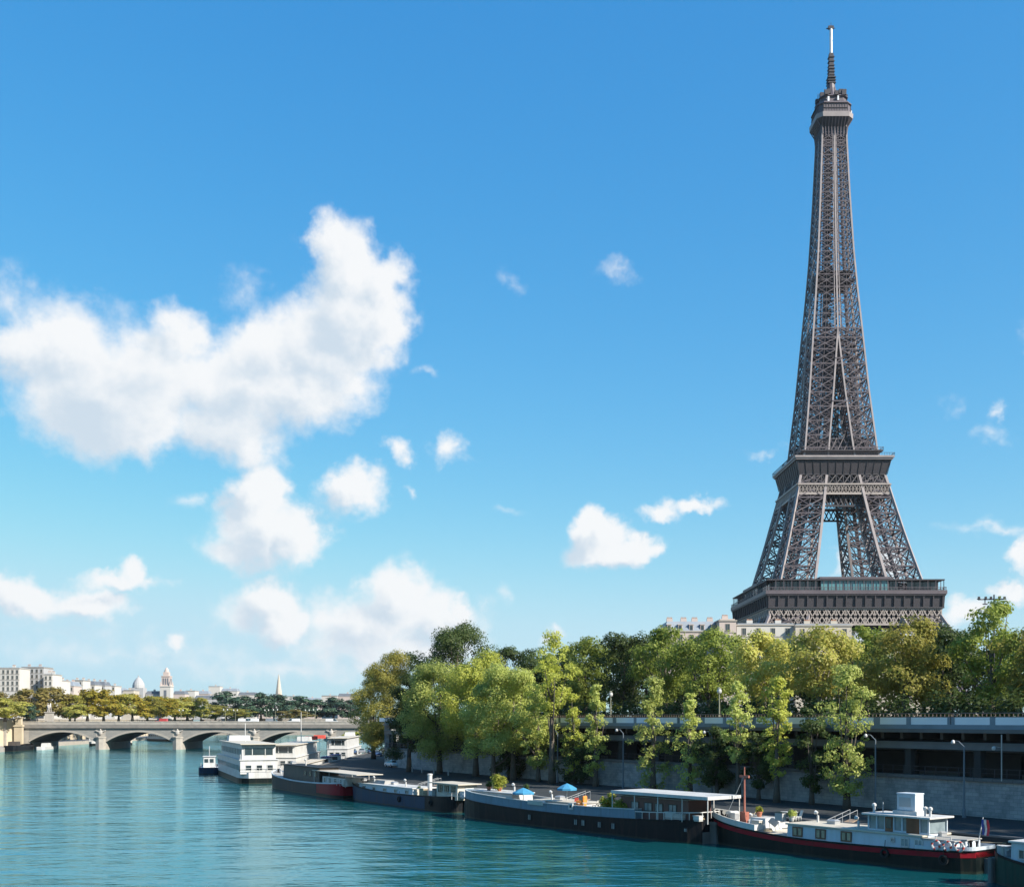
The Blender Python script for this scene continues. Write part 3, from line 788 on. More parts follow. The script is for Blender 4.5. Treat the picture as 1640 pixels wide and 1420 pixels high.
# --- second platform
f2 = thing("second_platform", None, None); f2.parent = tw
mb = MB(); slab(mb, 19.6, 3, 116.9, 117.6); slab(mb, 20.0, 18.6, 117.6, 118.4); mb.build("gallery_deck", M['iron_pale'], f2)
mb = MB(); ring(mb, 17.6, 18.9, 111.4, 116.9); ring(mb, 17.2, 17.2, 111.4, 116.9); slab(mb, 17.6, 16.6, 111.0, 111.5); mb.build("frieze", M['iron_dark'], f2)
mb = MB()
for k in range(4):
    for i in range(13):
        u = -17.8 + 35.6*i/12; mb.beam(side(k,u,17.7,111.2), side(k,u*1.06,19.0,116.9), .16, .2)
    mb.beam(side(k,-20,20,119.4), side(k,20,20,119.4), .14)
    for i in range(40):
        u = -20+40*i/39; mb.beam(side(k,u,20,118.4), side(k,u,20,119.4), .1)
mb.build("console", M['iron_dark'], f2)
mb = MB()
for k in range(4):
    z0, z1, w0, w1 = 107.2, 111.2, 18.0, 17.3
    mb.beam(side(k,-w0,w0,z0), side(k,w0,w0,z0), .5); mb.beam(side(k,-w1,w1,z1), side(k,w1,w1,z1), .5)
    for i in range(12):
        a, b = i/12*2-1, (i+1)/12*2-1
        mb.beam(side(k,a*w0,w0,z0), side(k,b*w1,w1,z1), .42); mb.beam(side(k,b*w0,w0,z0), side(k,a*w1,w1,z1), .42)
        mb.beam(side(k,a*w0,w0,z0), side(k,a*w1,w1,z1), .3)
    mb.face([side(k,-15.8,15.2,106),side(k,15.8,15.2,106),side(k,15.2,15,113),side(k,-15.2,15,113)])
mb.build("braced_girder", M['iron_dark'], f2)
mb = MB()
for k in range(4):
    z0, z1, w = 103.2, 107.0, 18.7
    for z, h in ((z0, .8), (z1, .6)): mb.beam(side(k,-w,w+.1,z), side(k,w,w+.1,z), .6, h)
    n_ = 26
    for i in range(n_):
        a, b = -w+2*w*i/n_, -w+2*w*(i+1)/n_
        mb.beam(side(k,a,w,z0), side(k,b,w,z1), .34, .2); mb.beam(side(k,b,w,z0), side(k,a,w,z1), .34, .2)
        mb.beam(side(k,a,w,(z0+z1)/2), side(k,b,w,(z0+z1)/2), .26, .2)
    mb.beam(side(k,-w,w-1.2,z0+.2), side(k,w,w-1.2,z0+.2), 1.8, .3)
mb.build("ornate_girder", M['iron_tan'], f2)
for k in range(4):
    mb = MB()
    for i in range(8):
        a, b = -8+16*i/8, -8+16*(i+1)/8
        mb.beam(side(k,a,17.4,98.5), side(k,b,17.8,102.8), .4); mb.beam(side(k,b,17.4,98.5), side(k,a,17.8,102.8), .4)
    mb.beam(side(k,-9.2,17.6,98.4), side(k,9.2,17.6,98.4), .7)
    mb.build("lower_brace", M['iron_dark'], f2)
mb = MB(); ring(mb, 15.0, 15.0, 118.4, 120.9); slab(mb, 16.6, 2.6, 120.9, 121.4); slab(mb, 12.4, 2.4, 126.6, 127.2); ring(mb, 11.8, 11.8, 121.4, 126.6)
mb.build("hall", M['iron_dark'], f2)
mb = MB()
for k in range(4):
    mb.beam(side(k,-16.6,16.6,122.5), side(k,16.6,16.6,122.5), .14)
    for i in range(28):
        u = -16.6+33.2*i/27; mb.beam(side(k,u,16.6,121.4), side(k,u,16.6,122.5), .12)
    for i in range(9):
        a, b = -12+24*i/9, -12+24*(i+1)/9
        mb.beam(side(k,a,13.6,121.4), side(k,b,13.0,127), .3); mb.beam(side(k,b,13.6,121.4), side(k,a,13.0,127), .3)
mb.build("upper_railing", M['iron'], f2)
# --- third platform, cabin and antenna
f3 = thing("third_platform", None, None); f3.parent = tw
def octo(w, c): return [(-w+c,-w),(w-c,-w),(w,-w+c),(w,w-c),(w-c,w),(-w+c,w),(-w,w-c),(-w,-w+c)]
def octoring(mb, w0, c0, z0, w1, c1, z1, mi=0):
    A, B = octo(w0,c0), octo(w1,c1)
    for i in range(8):
        j = (i+1) % 8; mb.face([(*A[i],z0),(*A[j],z0),(*B[j],z1),(*B[i],z1)], mi)
    mb.face([(*p,z1) for p in B], mi); mb.face([(*p,z0) for p in A][::-1], mi)
mb = MB(); octoring(mb, 5.0, .6, 254.5, 5.3, 1.0, 258); octoring(mb, 5.3, 1.0, 258, 7.5, 2.2, 261.3)
mb.build("flared_bracket", M['iron_dark'], f3)
mb = MB()
for k in range(4):
    for i in range(9):
        u = -4.9+9.8*i/8; mb.beam(side(k,u,5.15,254), side(k,u*1.05,5.55,258), .35, .3); mb.beam(side(k,u*1.05,5.5,258), side(k,u*1.1,7.5,261.3), .3, .3)
mb.build("rib", M['iron'], f3)
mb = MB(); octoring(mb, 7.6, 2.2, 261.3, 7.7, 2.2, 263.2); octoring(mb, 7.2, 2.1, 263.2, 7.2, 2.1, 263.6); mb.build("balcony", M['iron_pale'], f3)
mb = MB(); octoring(mb, 6.9, 2.0, 263.6, 6.7, 2.0, 267.2); octoring(mb, 7.2, 2.2, 267.2, 7.0, 2.2, 267.9); octoring(mb, 5.6, 1.8, 267.9, 5.3, 1.8, 270.8); octoring(mb, 6.0, 2, 270.8, 5.8, 2, 271.3)
mb.build("cabin", M['iron'], f3)
mb = MB()
for k in range(4):
    for i in range(10):
        u = -5+10*i/9; mb.beam(side(k,u,6.85,263.6), side(k,u,6.8,267.2), .16)
    mb.beam(side(k,-5,7.0,265.2), side(k,5,7.0,265.2), .2)
mb.build("safety_grille", M['iron_dark'], f3)
mb = MB()
for (x, y, z, s) in ((-3.5,-5.6,272.2,1.1),(3.8,-5.2,272.4,1.3),(.6,-5.6,272.0,1.0),(5.6,-1,272.6,1.2),(-5.6,1,272.0,1.0),(5.4,3.2,272,1),(-2,-4,273.4,1.1),(3,-3,274.0,1.0),(-4.2,-1,273.6,1.1),(4.4,1.2,274.4,.9)):
    mb.box(x-s*.7,x+s*.7,y-s*.7,y+s*.7,z-s,z+s*.7)
for i in range(8):
    a = i*math.pi/4; mb.beam((5.6*math.cos(a),5.6*math.sin(a),271),(5.4*math.cos(a),5.4*math.sin(a),274.6),.22)
mb.build("aerial_box", M['iron_dark'], f3)
mb = MB(); mb.box(-3.2,-2.5,-6.6,-5.9,268.1,270); mb.box(.9,1.5,-6.4,-5.8,268.6,270.4); mb.box(6.6,7.4,-4.8,-3.8,262.4,265)
mb.build("white_dish", M['antenna_white'], f3)
mb = MB(); mb.lathe((0,0,0), [(3.6,271.3),(3.3,272.8),(2.5,274.6),(1.9,276.4),(1.55,278.5)], 12); mb.build("dome", M['iron'], f3)
an = MB()
for z0, z1, w0, w1 in ((278.5,282,1.4,1.05),(282,286,1.05,.95),(286,291.4,.95,.85)):
    an.frustum(-w0,w0,-w0,w0,z0,-w1,w1,-w1,w1,z1)
    for q in range(3):
        z = z0 + (z1-z0)*q/3; an.box(-w0-.25,w0+.25,-w0-.25,w0+.25,z,z+.35)
am = an.build("antenna_mast", M['iron_dark'], tw)
an = MB(); an.lathe((0,0,0), [(.62,291.4),(.62,296.4),(.5,296.5),(.5,296.9),(.62,297),(.62,301.8)], 14); an.build("antenna", M['antenna_white'], am)
an = MB(); an.box(-1.2,1.0,-.6,.6,301.8,303.0); an.beam((-2.0,0,302),(1.6,0,302.2),.3); an.beam((0,0,303),(0,0,304.6),.14); an.build("antenna_tip", M['iron_dark'], am)

# ================================================================== BRIDGE
BY, BD, PX0, SPN = 456.0, 30.0, -196.8, 31.0
bg_ = thing("stone_arch_bridge", "pale stone bridge of low arches crossing the river behind the moored boats", "bridge", (0, BY, 0))
for k in range(5):
    x0, x1 = PX0 + SPN*k + 1.9, PX0 + SPN*(k+1) - 1.9
    xm = (x0+x1)/2; hw = (x1-x0)/2; zs, zc = 2.9, 7.0
    A = []
    for i in range(21):
        t = i/20*2-1
        rad = (hw*hw + (zc-zs)**2) / (2*(zc-zs)); z = zc - rad + math.sqrt(max(0, rad*rad - (t*hw)**2)); A.append((xm+t*hw, z))
    mb = MB()
    for (a, za), (b, zb) in zip(A[:-1], A[1:]):
        for y in (0, BD): mb.face([(a,y,za),(b,y,zb),(b,y,8.6),(a,y,8.6)] if y == 0 else [(b,y,zb),(a,y,za),(a,y,8.6),(b,y,8.6)])
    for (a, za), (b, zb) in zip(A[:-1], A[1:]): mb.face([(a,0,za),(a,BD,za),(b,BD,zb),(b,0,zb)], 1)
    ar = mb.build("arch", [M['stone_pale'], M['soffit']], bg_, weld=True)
    mb = MB()
    for (a, za), (b, zb) in zip(A[:-1], A[1:]):
        mb.face([(a,-.12,za),(b,-.12,zb),(b,-.12,zb+.75),(a,-.12,za+.75)]); mb.face([(a,-.12,za),(a,0,za),(b,0,zb),(b,-.12,zb)]); mb.face([(a,-.12,za+.75),(b,-.12,zb+.75),(b,0,zb+.75),(a,0,za+.75)])
    mb.build("arch_ring", M['stone_plain'], ar)
for k in range(6):
    x = PX0 + SPN*k
    mb = MB(); mb.box(x-1.9,x+1.9,0,BD,-1,8.6); 
    if 0 < k < 5: mb.prism([(x-2.0,-.02),(x-1.6,-1.5),(x,-2.2),(x+1.6,-1.5),(x+2.0,-.02)],-1,4.6); mb.prism([(x-2.2,-.01),(x-1.7,-1.7),(x,-2.5),(x+1.7,-1.7),(x+2.2,-.01)],4.6,5.1)
    pr_ = mb.build("pier", M['stone_plain'], bg_)
    if 0 < k < 5:
        e = MB(); e.blob((x,-.35,6.9),(.8,.35,1.0),8,6); e.beam((x-.4,-.3,7.1),(x-2.0,-.25,7.7),.5,.3); e.beam((x+.4,-.3,7.1),(x+2.0,-.25,7.7),.5,.3); e.blob((x,-.4,8.0),.32,6,5)
        e.build("winged_relief", M['bronze'], pr_)
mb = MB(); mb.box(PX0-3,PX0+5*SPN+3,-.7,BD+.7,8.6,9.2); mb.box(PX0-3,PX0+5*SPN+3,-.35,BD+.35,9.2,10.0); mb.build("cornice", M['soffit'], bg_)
for y0 in (-.35, BD-.15):
    mb = MB(); mb.box(PX0-3,PX0+5*SPN+3,y0,y0+.5,10.0,11.1); mb.box(PX0-3,PX0+5*SPN+3,y0-.1,y0+.6,11.1,11.35)
    x = PX0
    while x < PX0+5*SPN: mb.box(x-.5,x+.5,y0-.06,y0,10.0,11.1); x += 6.2
    mb.build("parapet", M['stone_plain'], bg_)
MB().box(PX0-3,PX0+5*SPN+3,.2,BD-.2,10.0,10.15).build("roadway", M['asphalt'], bg_)
py_ = MB(); py_.box(PX0-2.9,PX0+.2,-2.6,-.8,-1,9.2); py_.box(PX0-3.2,PX0+.5,-2.9,-.75,9.2,10); py_.box(PX0-2.5,PX0-.2,-2.3,-.75,10,12.6); py_.box(PX0-2.8,PX0+.1,-2.6,-.74,12.6,13.0)
py_.build("end_pylon", M['stone_cream'], bg_)
def statue(x, y, label):
    s_ = thing("horse_statue", label, "statue", (x, y, SZ), .2, None)
    MB().box(-1.5,1.5,-2.2,2.2,-.2,3.6).box(-1.8,1.8,-2.5,2.5,3.6,4.0).build("pedestal", M['stone_plain'], s_)
    h = MB(); h.tube([(0,-1.6,6.1),(0,-.6,6.15),(0,.7,6.1),(0,1.5,6.2)], [.55,.62,.6,.5], 10)
    h.tube([(0,1.3,6.3),(0,1.9,7.2),(0,2.1,7.6)], [.42,.3,.24], 8); h.tube([(0,2.0,7.6),(0,2.6,7.1)], [.24,.14], 8)
    for (lx, ly, b) in ((-.3,1.3,.15),(.3,1.4,.4),(-.3,-1.5,-.1),(.3,-1.4,.1)): h.tube([(lx,ly,5.9),(lx,ly+b,5.0),(lx,ly+b-.1,4.0)], [.22,.14,.13], 7)
    h.tube([(0,-1.9,6.3),(0,-2.3,5.6),(0,-2.2,4.7)], [.14,.2,.08], 7)
    h.build("horse", M['bronze'], s_)
    w = MB(); w.tube([(-.9,.8,4.0),(-.9,.8,5.0),(-.85,.8,5.6),(-.8,.85,6.6),(-.8,.85,7.1)], [.25,.24,.3,.38,.16], 10); w.blob((-.8,.85,7.45),(.22,.24,.3)); w.tube([(-.6,.85,6.8),(-.2,1.3,6.6),(0,1.7,7.0)], [.14,.12,.1], 6)
    w.build("warrior", M['bronze'], s_)
    return s_
statue(-200, 489, "pale stone horse and warrior statue on its pedestal at the left bridge end")

# street lamps on the bridge (pairs)
def lamp_post(name, loc, h, label, group, m=M['lamp_green'], arms=1, globe=.28, rz=0):
    t = thing(name, label, "street lamp", loc, rz, group)
    MB().lathe((0,0,0), [(.22,0),(.2,.5),(.12,.7),(.09,h*.6),(.07,h-.35)], 8).build("pole", m, t)
    if arms == 2: MB().beam((-.8,0,h-.4),(.8,0,h-.4),.08).build("crossarm", m, t)
    for x in ((-.8,.8) if arms == 2 else (0,)):
        MB().lathe((x,0,h-.35), [(.1,0),(globe*.8,.12),(globe,.35),(globe*.8,.6),(.1,.72)], 10).build("lamp_globe", M['globe'], t)
        MB().lathe((x,0,h+.36), [(globe*.9,0),(globe*.5,.12),(.04,.2)], 8).build("lamp_cap", m, t)
    return t
lp = lamp_post("bridge_lamp", (P(361,1150,457).x, 457, 10.0), 6.0, "slim double lamp post on the bridge, leftmost of its row", "lamp posts along the bridge", arms=2)
for (px, y, lab) in ((377,484,"second from left"),(427,484,"third from left"),(441,457,"fourth from left"),(492,484,"fifth from left"),(505,457,"sixth from left"),(290,484,"over the middle pier")):
    dup(lp, (P(px,1150,y).x, y, 10.0), None, "slim double lamp post on the bridge, " + lab)

# ------------------------------------------------------------------ vehicles
def car(name, label, loc, rz, paint, kind='car', group=None):
    t = thing(name, label, kind, loc, rz, group)
    if kind == 'car':
        L_, W_, prof = 4.2, 1.7, [(-2.1,.35),(2.1,.35),(2.12,.75),(1.95,.95),(1.0,1.02),(-1.9,1.02),(-2.1,.85)]
        gh = ((-1.7,.95,-.78,.78,1.0),(-1.25,.35,-.6,.6,1.48))
    else:
        L_, W_, prof = 5.2, 1.95, [(-2.6,.4),(2.6,.4),(2.62,1.0),(2.3,1.25),(1.75,1.35),(-2.6,1.35)]
        gh = ((-2.58,1.9,-.95,.95,1.33),(-2.5,1.25,-.85,.85,2.35))
    b = MB(); b.prism_y(prof, -W_/2, W_/2); b.build("body", paint, t, bevel=.08)
    a, c = gh
    g_ = MB(); g_.frustum(a[0],a[1],a[2],a[3],a[4],c[0],c[1],c[2],c[3],c[4]-.08); g_.build("window_band", M['glass_dark'], t)
    r = MB(); r.box(c[0]-.05,c[1]+.05,c[2]-.04,c[3]+.04,c[4]-.08,c[4]); 
    if kind != 'car': r.frustum(-2.6,.6,-.98,.98,1.34,-2.55,.5,-.92,.92,2.2)
    r.build("roof", paint, t, bevel=.04)
    for x in (-L_*.3, L_*.31):
        for y in (-W_/2+.06, W_/2-.06):
            w_ = MB(); w_.tube([(x,y-.1,.33),(x,y+.1,.33)], .33, 12, 0); w_.tube([(x,y-.115,.33),(x,y+.115,.33)], .18, 8, 1); w_.build("wheel", [M['rubber'], M['steel']], t)
    for y in (-.6,.6): MB().box(2.08 if kind=='car' else 2.58, 2.15 if kind=='car' else 2.65, y-.16,y+.16,.62,.78).build("headlight", M['globe'], t)
    return t
for i, (px, y, k, m, lab) in enumerate((
    (258,462,'van','car_red',"red van crossing the bridge above the second pier"),
    (392,466,'van','car_white',"white van on the bridge near the leftmost lamp post"),
    (404,470,'van','car_white',"white van following another across the bridge"),
    (436,464,'van','car_grey',"grey van on the bridge between two lamp posts"),
    (470,466,'van','car_white',"white van on the bridge left of the right hand lamps"),
    (532,468,'van','car_white',"rightmost white van on the bridge before the tree"))):
    car("delivery_van", lab, (P(px,1150,y).x, y, 10.15), 0 if i % 2 else math.pi, M[m], 'van', "vans crossing the bridge")
for (px, y, rz, m, lab) in ((628,232,2.1,'car_white',"white car parked under the trees on the quay"),(652,240,2.1,'car_green',"green car parked beside the white car under the trees"),
    (566,318,1.6,'car_blue',"dark blue car leftmost of the row parked far down the quay"),(580,322,1.6,'car_grey',"grey car parked between two blue cars far down the quay"),(594,326,1.6,'car_blue',"blue car rightmost of the row parked far down the quay"),
    (553,345,1.6,'car_white',"white car parked at the quay edge beyond the blue cars"),(606,300,1.6,'car_blue',"blue car parked nearest the trees at the quay end")):
    car("parked_car", lab, (P(px,1150,y).x, y, QZ), rz, M[m], 'car', "cars parked on the quay")

# ------------------------------------------------------------------ quay and street lamps
def sgn(px, off):                                            # where the view line px meets the line t = off along the street wall
    k = (px-820)/F_PX; o = W0 + WN*off
    s = (o.x - k*o.y) / (k*WU.y - WU.x); p = o + WU*s; return p
for px, lab in ((978,"left one of the two"),(1152,"right one of the two")):
    p = sgn(px, 1.2); lamp_post("street_lamp", (p.x, p.y, SZ), 4.7, "olive street lamp with white globe behind the parapet, " + lab, "street lamps behind the parapet", globe=.34)
def quay_lamp(px, ztop, lab):
    p = sgn(px, -2.2)
    t = thing("quay_lamp", lab, "street lamp", (p.x, p.y, QZ), math.atan2(-.852,.524), "tall lamps on the lower quay")
    h = ztop - QZ
    MB().lathe((0,0,0), [(.2,0),(.18,.8),(.11,1.0),(.085,h*.7),(.07,h)], 8).build("pole", M['lamp_grey'], t)
    MB().tube([(0,0,h-.05),(-.5,-.2,h+.5),(-1.0,-.4,h+.55)], [.06,.05,.045], 6).build("arm", M['lamp_grey'], t)
    l = MB(); l.lathe((-1.0,-.4,h+.15), [(.10,.05),(.20,.12),(.22,.26),(.14,.42),(.05,.48)], 10); l.build("lamp_head", M['globe'], t)
for px, z, lab in ((1544,9.7,"grey lamp post right of the wheelhouse roof with its white head over the gallery"),(1402,10.2,"grey quay lamp hidden up to its head by the last leafy tree"),(1140,10.3,"quay lamp between the poplars with only its white head lit"),(998,10.4,"quay lamp left of the tall poplar with a white head"),(893,10.2,"grey quay lamp post below the lime green tree")):
    quay_lamp(px, z, lab)
p = sgn(1604, -.8)
o = thing("hanging_lantern", "small lantern on a thin hanger in front of the gallery near the right edge", "lamp", (p.x, p.y, 0), 0)
MB().beam((0,0,6.3),(0,0,10.9),.09).build("hanger", M['steel'], o); MB().lathe((-.9,-.3,9.35), [(.1,0),(.2,.1),(.2,.3),(.08,.4)], 8).build("lamp_head", M['globe'], o); MB().beam((0,0,9.6),(-.9,-.3,9.75),.06).build("arm", M['steel'], o)
p = P(1592, 958, 150)
o = thing("aerial_mast", "dark aerial with a long crossbar poking above the rightmost green tree", "aerial", (p.x, p.y, SZ), 0)
MB().tube([(0,0,0),(0,0,p.z-SZ+.5)], [.14,.1], 8).build("pole", M['iron_dark'], o)
mb = MB(); zt = p.z - SZ - .15
mb.beam((-2.1,0,zt),(1.6,.3,zt+.1),.14); 
for x in (-2.0,-1.1,-.4,.7,1.4): mb.beam((x,-.4,zt+.02),(x,.5,zt+.12),.13); mb.box(x-.13,x+.13,-.1,.1,zt+.05,zt+.4)
mb.beam((-1.2,0,zt-.6),(-1.2,0,zt),.1); mb.beam((-1.5,0,zt-.6),(-.9,0,zt-.6),.14)
mb.build("crossbar", M['iron_dark'], o)
for i, (px, off, lab) in enumerate(((660,-6,"farthest left in its line"),(676,-6,"second from the left"),(695,-6,"third from the left"),(718,-6,"rightmost, nearest the tree trunks"))):
    p = sgn(px, off); t = thing("bollard", "small grey bollard on the quay under the trees, " + lab, "bollard", (p.x, p.y, QZ), 0, "bollards on the quay")
    MB().lathe((0,0,0), [(.13,0),(.13,.8),(.17,.82),(.17,.92),(.05,1.0)], 8).build("post", M['steel'], t)

# ================================================================== TREES
def leaves_mesh(name, clumps, leaf, dens, m, seed):
    """many leaf-sized faces on clumps; each clump is (centre, radii) or (centre, radii, centre of its lobe)"""
    rg = np.random.default_rng(seed)
    cen, rad, lob = [], [], []
    for c in clumps:
        r = c[1]; k = max(6, int(dens * 4 * math.pi * (r[0]*r[2]) / (leaf*leaf*.6)))
        cen.append(np.repeat(np.array([c[0]]), k, 0)); rad.append(np.repeat(np.array([r]), k, 0)); lob.append(np.repeat(np.array([c[2] if len(c) > 2 else c[0]]), k, 0))
    cen = np.concatenate(cen).astype(float); rad = np.concatenate(rad); lob = np.concatenate(lob).astype(float); N = len(cen)
    d = rg.normal(size=(N,3)); d /= np.linalg.norm(d, axis=1)[:,None]
    q = rg.uniform(.35, 1.18, N) ** .7
    pos = cen + d * rad * q[:,None]
    e = pos - lob; e /= (np.linalg.norm(e, axis=1)[:,None] + 1e-6)
    nr = d * .35 + e * .75 + rg.normal(size=(N,3)) * .45 + np.array([0,0,.45]); nr /= np.linalg.norm(nr, axis=1)[:,None]
    a = np.cross(nr, rg.normal(size=(N,3))); a /= np.linalg.norm(a, axis=1)[:,None]
    b = np.cross(nr, a)
    s = (leaf * rg.uniform(.55, 1.4, N))[:,None]
    cv = nr * s * .12
    V = np.stack([pos + a*s*.62, pos + b*s*.40 + cv, pos - a*s*.62, pos - b*s*.40 + cv], 1).reshape(-1,3)
    me = bpy.data.meshes.new(name)
    me.vertices.add(N*4); me.vertices.foreach_set('co', V.astype(np.float32).ravel())
    me.loops.add(N*4); me.loops.foreach_set('vertex_index', np.arange(N*4, dtype=np.int32))
    me.polygons.add(N); me.polygons.foreach_set('loop_start', np.arange(0, N*4, 4, dtype=np.int32))
    me.materials.append(m); me.update(calc_edges=True); me.validate()
    return me
def envelope(shape, t):
    if shape == 'cone': return max(.06, math.sin(math.pi * min(1, (t*.86+.14))**.8) ** .85 * (1 - .25*t))
    if shape == 'tall': return max(.12, math.sin(math.pi * (t*.92+.06)) ** .7)
    if shape == 'dome': return max(.2, (1 - (max(0, t-.25)/.78)**2.2) ** .5 if t > .25 else .72 + .28*t/.25)
    return max(.15, math.sqrt(max(0, 1 - (2*t-1)**2 * .95)))
def make_clumps(rg, z0, z1, R_, n, shape, cs):
    """boughs (lobes) spread over the crown, each carrying a spray of small clumps"""
    out = []; H_ = z1 - z0
    slim = shape in ('tall','cone'); nl = max(9, int((9 + 2.6*H_/R_) if slim else (7 + 1.5*H_/R_))); golden = 2.39996; a0 = rg.uniform(0, 6.28)
    for i in range(nl):
        t = min(1, max(0, (i + .5)/nl + rg.uniform(-.06,.06))); e = envelope(shape, t) * R_
        a = a0 + golden*i + rg.uniform(-.35,.35)
        lr = min(R_*.52, max(R_*.26, e*.5)) * rg.uniform(.75, 1.25)
        if slim: lr = min(R_*.75, max(R_*.34, e*.72)) * rg.uniform(.8, 1.2)
        rr = max(0, e*rg.uniform(.82,1.08) - lr*(.62 if slim else .75))
        lc = (rr*math.cos(a), rr*math.sin(a), z0 + H_*t)
        k = max(5, int(n/nl * rg.uniform(.8, 1.3)))
        for j in range(k):
            v = Vector((rg.gauss(0,1), rg.gauss(0,1), rg.gauss(0,.9)+.25)).normalized() * lr * rg.uniform(.55, 1.05)
            c = cs * rg.uniform(.55, 1.15)
            out.append(((lc[0]+v.x, lc[1]+v.y, lc[2]+v.z*.8 - (.15*lr if shape in ('dome','tall') and rg.random() < .3 else 0)), (c, c, c*rg.uniform(.6,.9)), lc))
    return out
TSEED = [100]
def tree(name, label, loc, H, R_, crown0, shape, m, bark, group, n=60, cs=None, leaf=.36, dens=.62, lean=0.0):
    """H total height, crown0 height of the lowest leaves, R_ crown radius"""
    TSEED[0] += 1; rg = random.Random(TSEED[0])
    t = thing(name, label, "tree", loc, 0, group)
    cs = cs or R_ * .24
    cl = make_clumps(rg, crown0 + cs*.4, H - cs*.55, R_, n, shape, cs)
    me = leaves_mesh("crown", cl, leaf, dens, m, TSEED[0])
    o = bpy.data.objects.new("crown", me); COL.objects.link(o); o.parent = t
    tr = MB(); r0 = .10 + H*.016
    top = H*.72; pts = []
    for k in range(6):
        f = k/5; pts.append((rg.uniform(-.12,.12)*H*.05*f + lean*f*f, rg.uniform(-.12,.12)*H*.05*f, -.3 + top*f))
    tr.tube(pts, [r0*1.5, r0, r0*.85, r0*.65, r0*.42, r0*.18], 8)
    for k in range(9):
        c, r = cl[int(rg.random()*len(cl))][:2]
        f = .35 + .5*rg.random(); b = pts[min(4, int(f*5))]
        if c[2] < b[2] + .4: continue
        mid = ((b[0]+c[0])*.5, (b[1]+c[1])*.5, b[2] + (c[2]-b[2])*.35)
        tr.tube([b, mid, c], [r0*.42, r0*.26, r0*.08], 6)
    tr.build("trunk", bark, t, smooth=True)
    return t
def wall_depth(px):
    k = (px-820)/F_PX; s = (W0.x - k*W0.y) / (k*WU.y - WU.x); return W0.y + WU.y*s
def ptree(name, label, px, ytop, wpx, ybot, Y, base, shape, m, bark, group, **kw):
    X = (px-820)/F_PX*Y; zt = CAM_Z + (1150-ytop)/F_PX*Y; zb = CAM_Z + (1150-ybot)/F_PX*Y
    return tree(name, label, (X, Y, base), zt-base, wpx*.5/F_PX*Y, max(.3, zb-base), shape, m, bark, group, **kw)
GU, GL = "plane trees along the street above the gallery", "trees on the lower quay in front of the gallery"
L = M
def WD(px, d): return wall_depth(px) + d
up = [  # px, top, width, bottom, depth behind wall, shape, leaf, label
 (1588,964,118,1120,16,'round','leaf_green',"tall green plane tree below the aerial at the right edge"),
 (1668,990,150,1130,14,'round','leaf_olive',"olive brown plane tree cut off by the right edge of the photo"),
 (1520,996,96,1125,22,'round','leaf_dark',"dark green tree beside the right corner of the tower platform"),
 (1448,990,150,1128,13,'dome','leaf_olive',"broad olive tree with yellow tips in front of the right tower corner"),
 (1388,1000,90,1120,24,'round','leaf_green',"green tree left of the broad olive tree under the tower"),
 (1312,1004,150,1132,12,'dome','leaf_yellow',"large yellow green plane tree with a pale trunk under the tower"),
 (1225,1012,130,1128,14,'dome','leaf_yellow',"yellow green plane tree in front of the cream apartment block"),
 (1135,1008,110,1124,18,'round','leaf_green',"rounded green tree in front of the chimney block of the apartments"),
 (1066,1003,112,1122,20,'round','leaf_green',"rounded green tree with yellow edge before the grey roofed apartments"),
 (1000,1014,110,1126,22,'round','leaf_dark',"dark green tree above the left parapet lamp"),
 (938,1020,92,1126,26,'round','leaf_green',"green tree with a lighter top just right of the lime poplar"),
 (838,1034,100,1130,40,'round','leaf_dark',"dark brownish green tree peeping out behind the lime poplar"),
 (732,995,140,1140,34,'round','leaf_dark',"tallest dark green tree with a ragged top at the left of the grove"),
 (1752,1000,150,1128,12,'dome','leaf_olive',"unseen olive plane tree continuing the row, added beyond the right edge to shade the quay"),  # this and the next tree are out of view, added to shade the quay
 (1850,1000,160,1128,12,'dome','leaf_green',"unseen green plane tree added farthest beyond the right edge to shade the quay"),
 (662,1046,70,1170,42,'round','leaf_dark',"very dark tree wedged behind the left willow like trees"),
]
for i, (px, yt, w, yb, dd, sh, lm, lab) in enumerate(up):
    ptree("plane_tree", lab, px, yt, w, yb, WD(px, dd+8), SZ, sh, L[lm], M['bark_pale'] if 'yellow' in lm else M['bark'], GU, n=110, dens=.42, leaf=.33)
bk = [(1620,1010,140),(1545,1018,120),(1480,1020,120),(1400,1018,120),(1345,1030,110),(1262,1028,120),(1180,1022,120),(1100,1020,120),(1035,1022,110),(968,1030,110),(905,1040,100),(865,1052,100)]
ords = ["first","second","third","fourth","fifth","sixth","seventh","eighth","ninth","tenth","eleventh","twelfth"]
for i, (px, yt, w) in enumerate(bk):
    ptree("street_tree", "dense dark tree in the rear row behind the plane trees, %s from the right" % ords[i], px, yt, w, 1138, WD(px, 52), SZ, 'dome', L['leaf_dark' if i % 3 else 'leaf_green'], M['bark'], "rear row of street trees", n=80, leaf=.42, dens=.6)
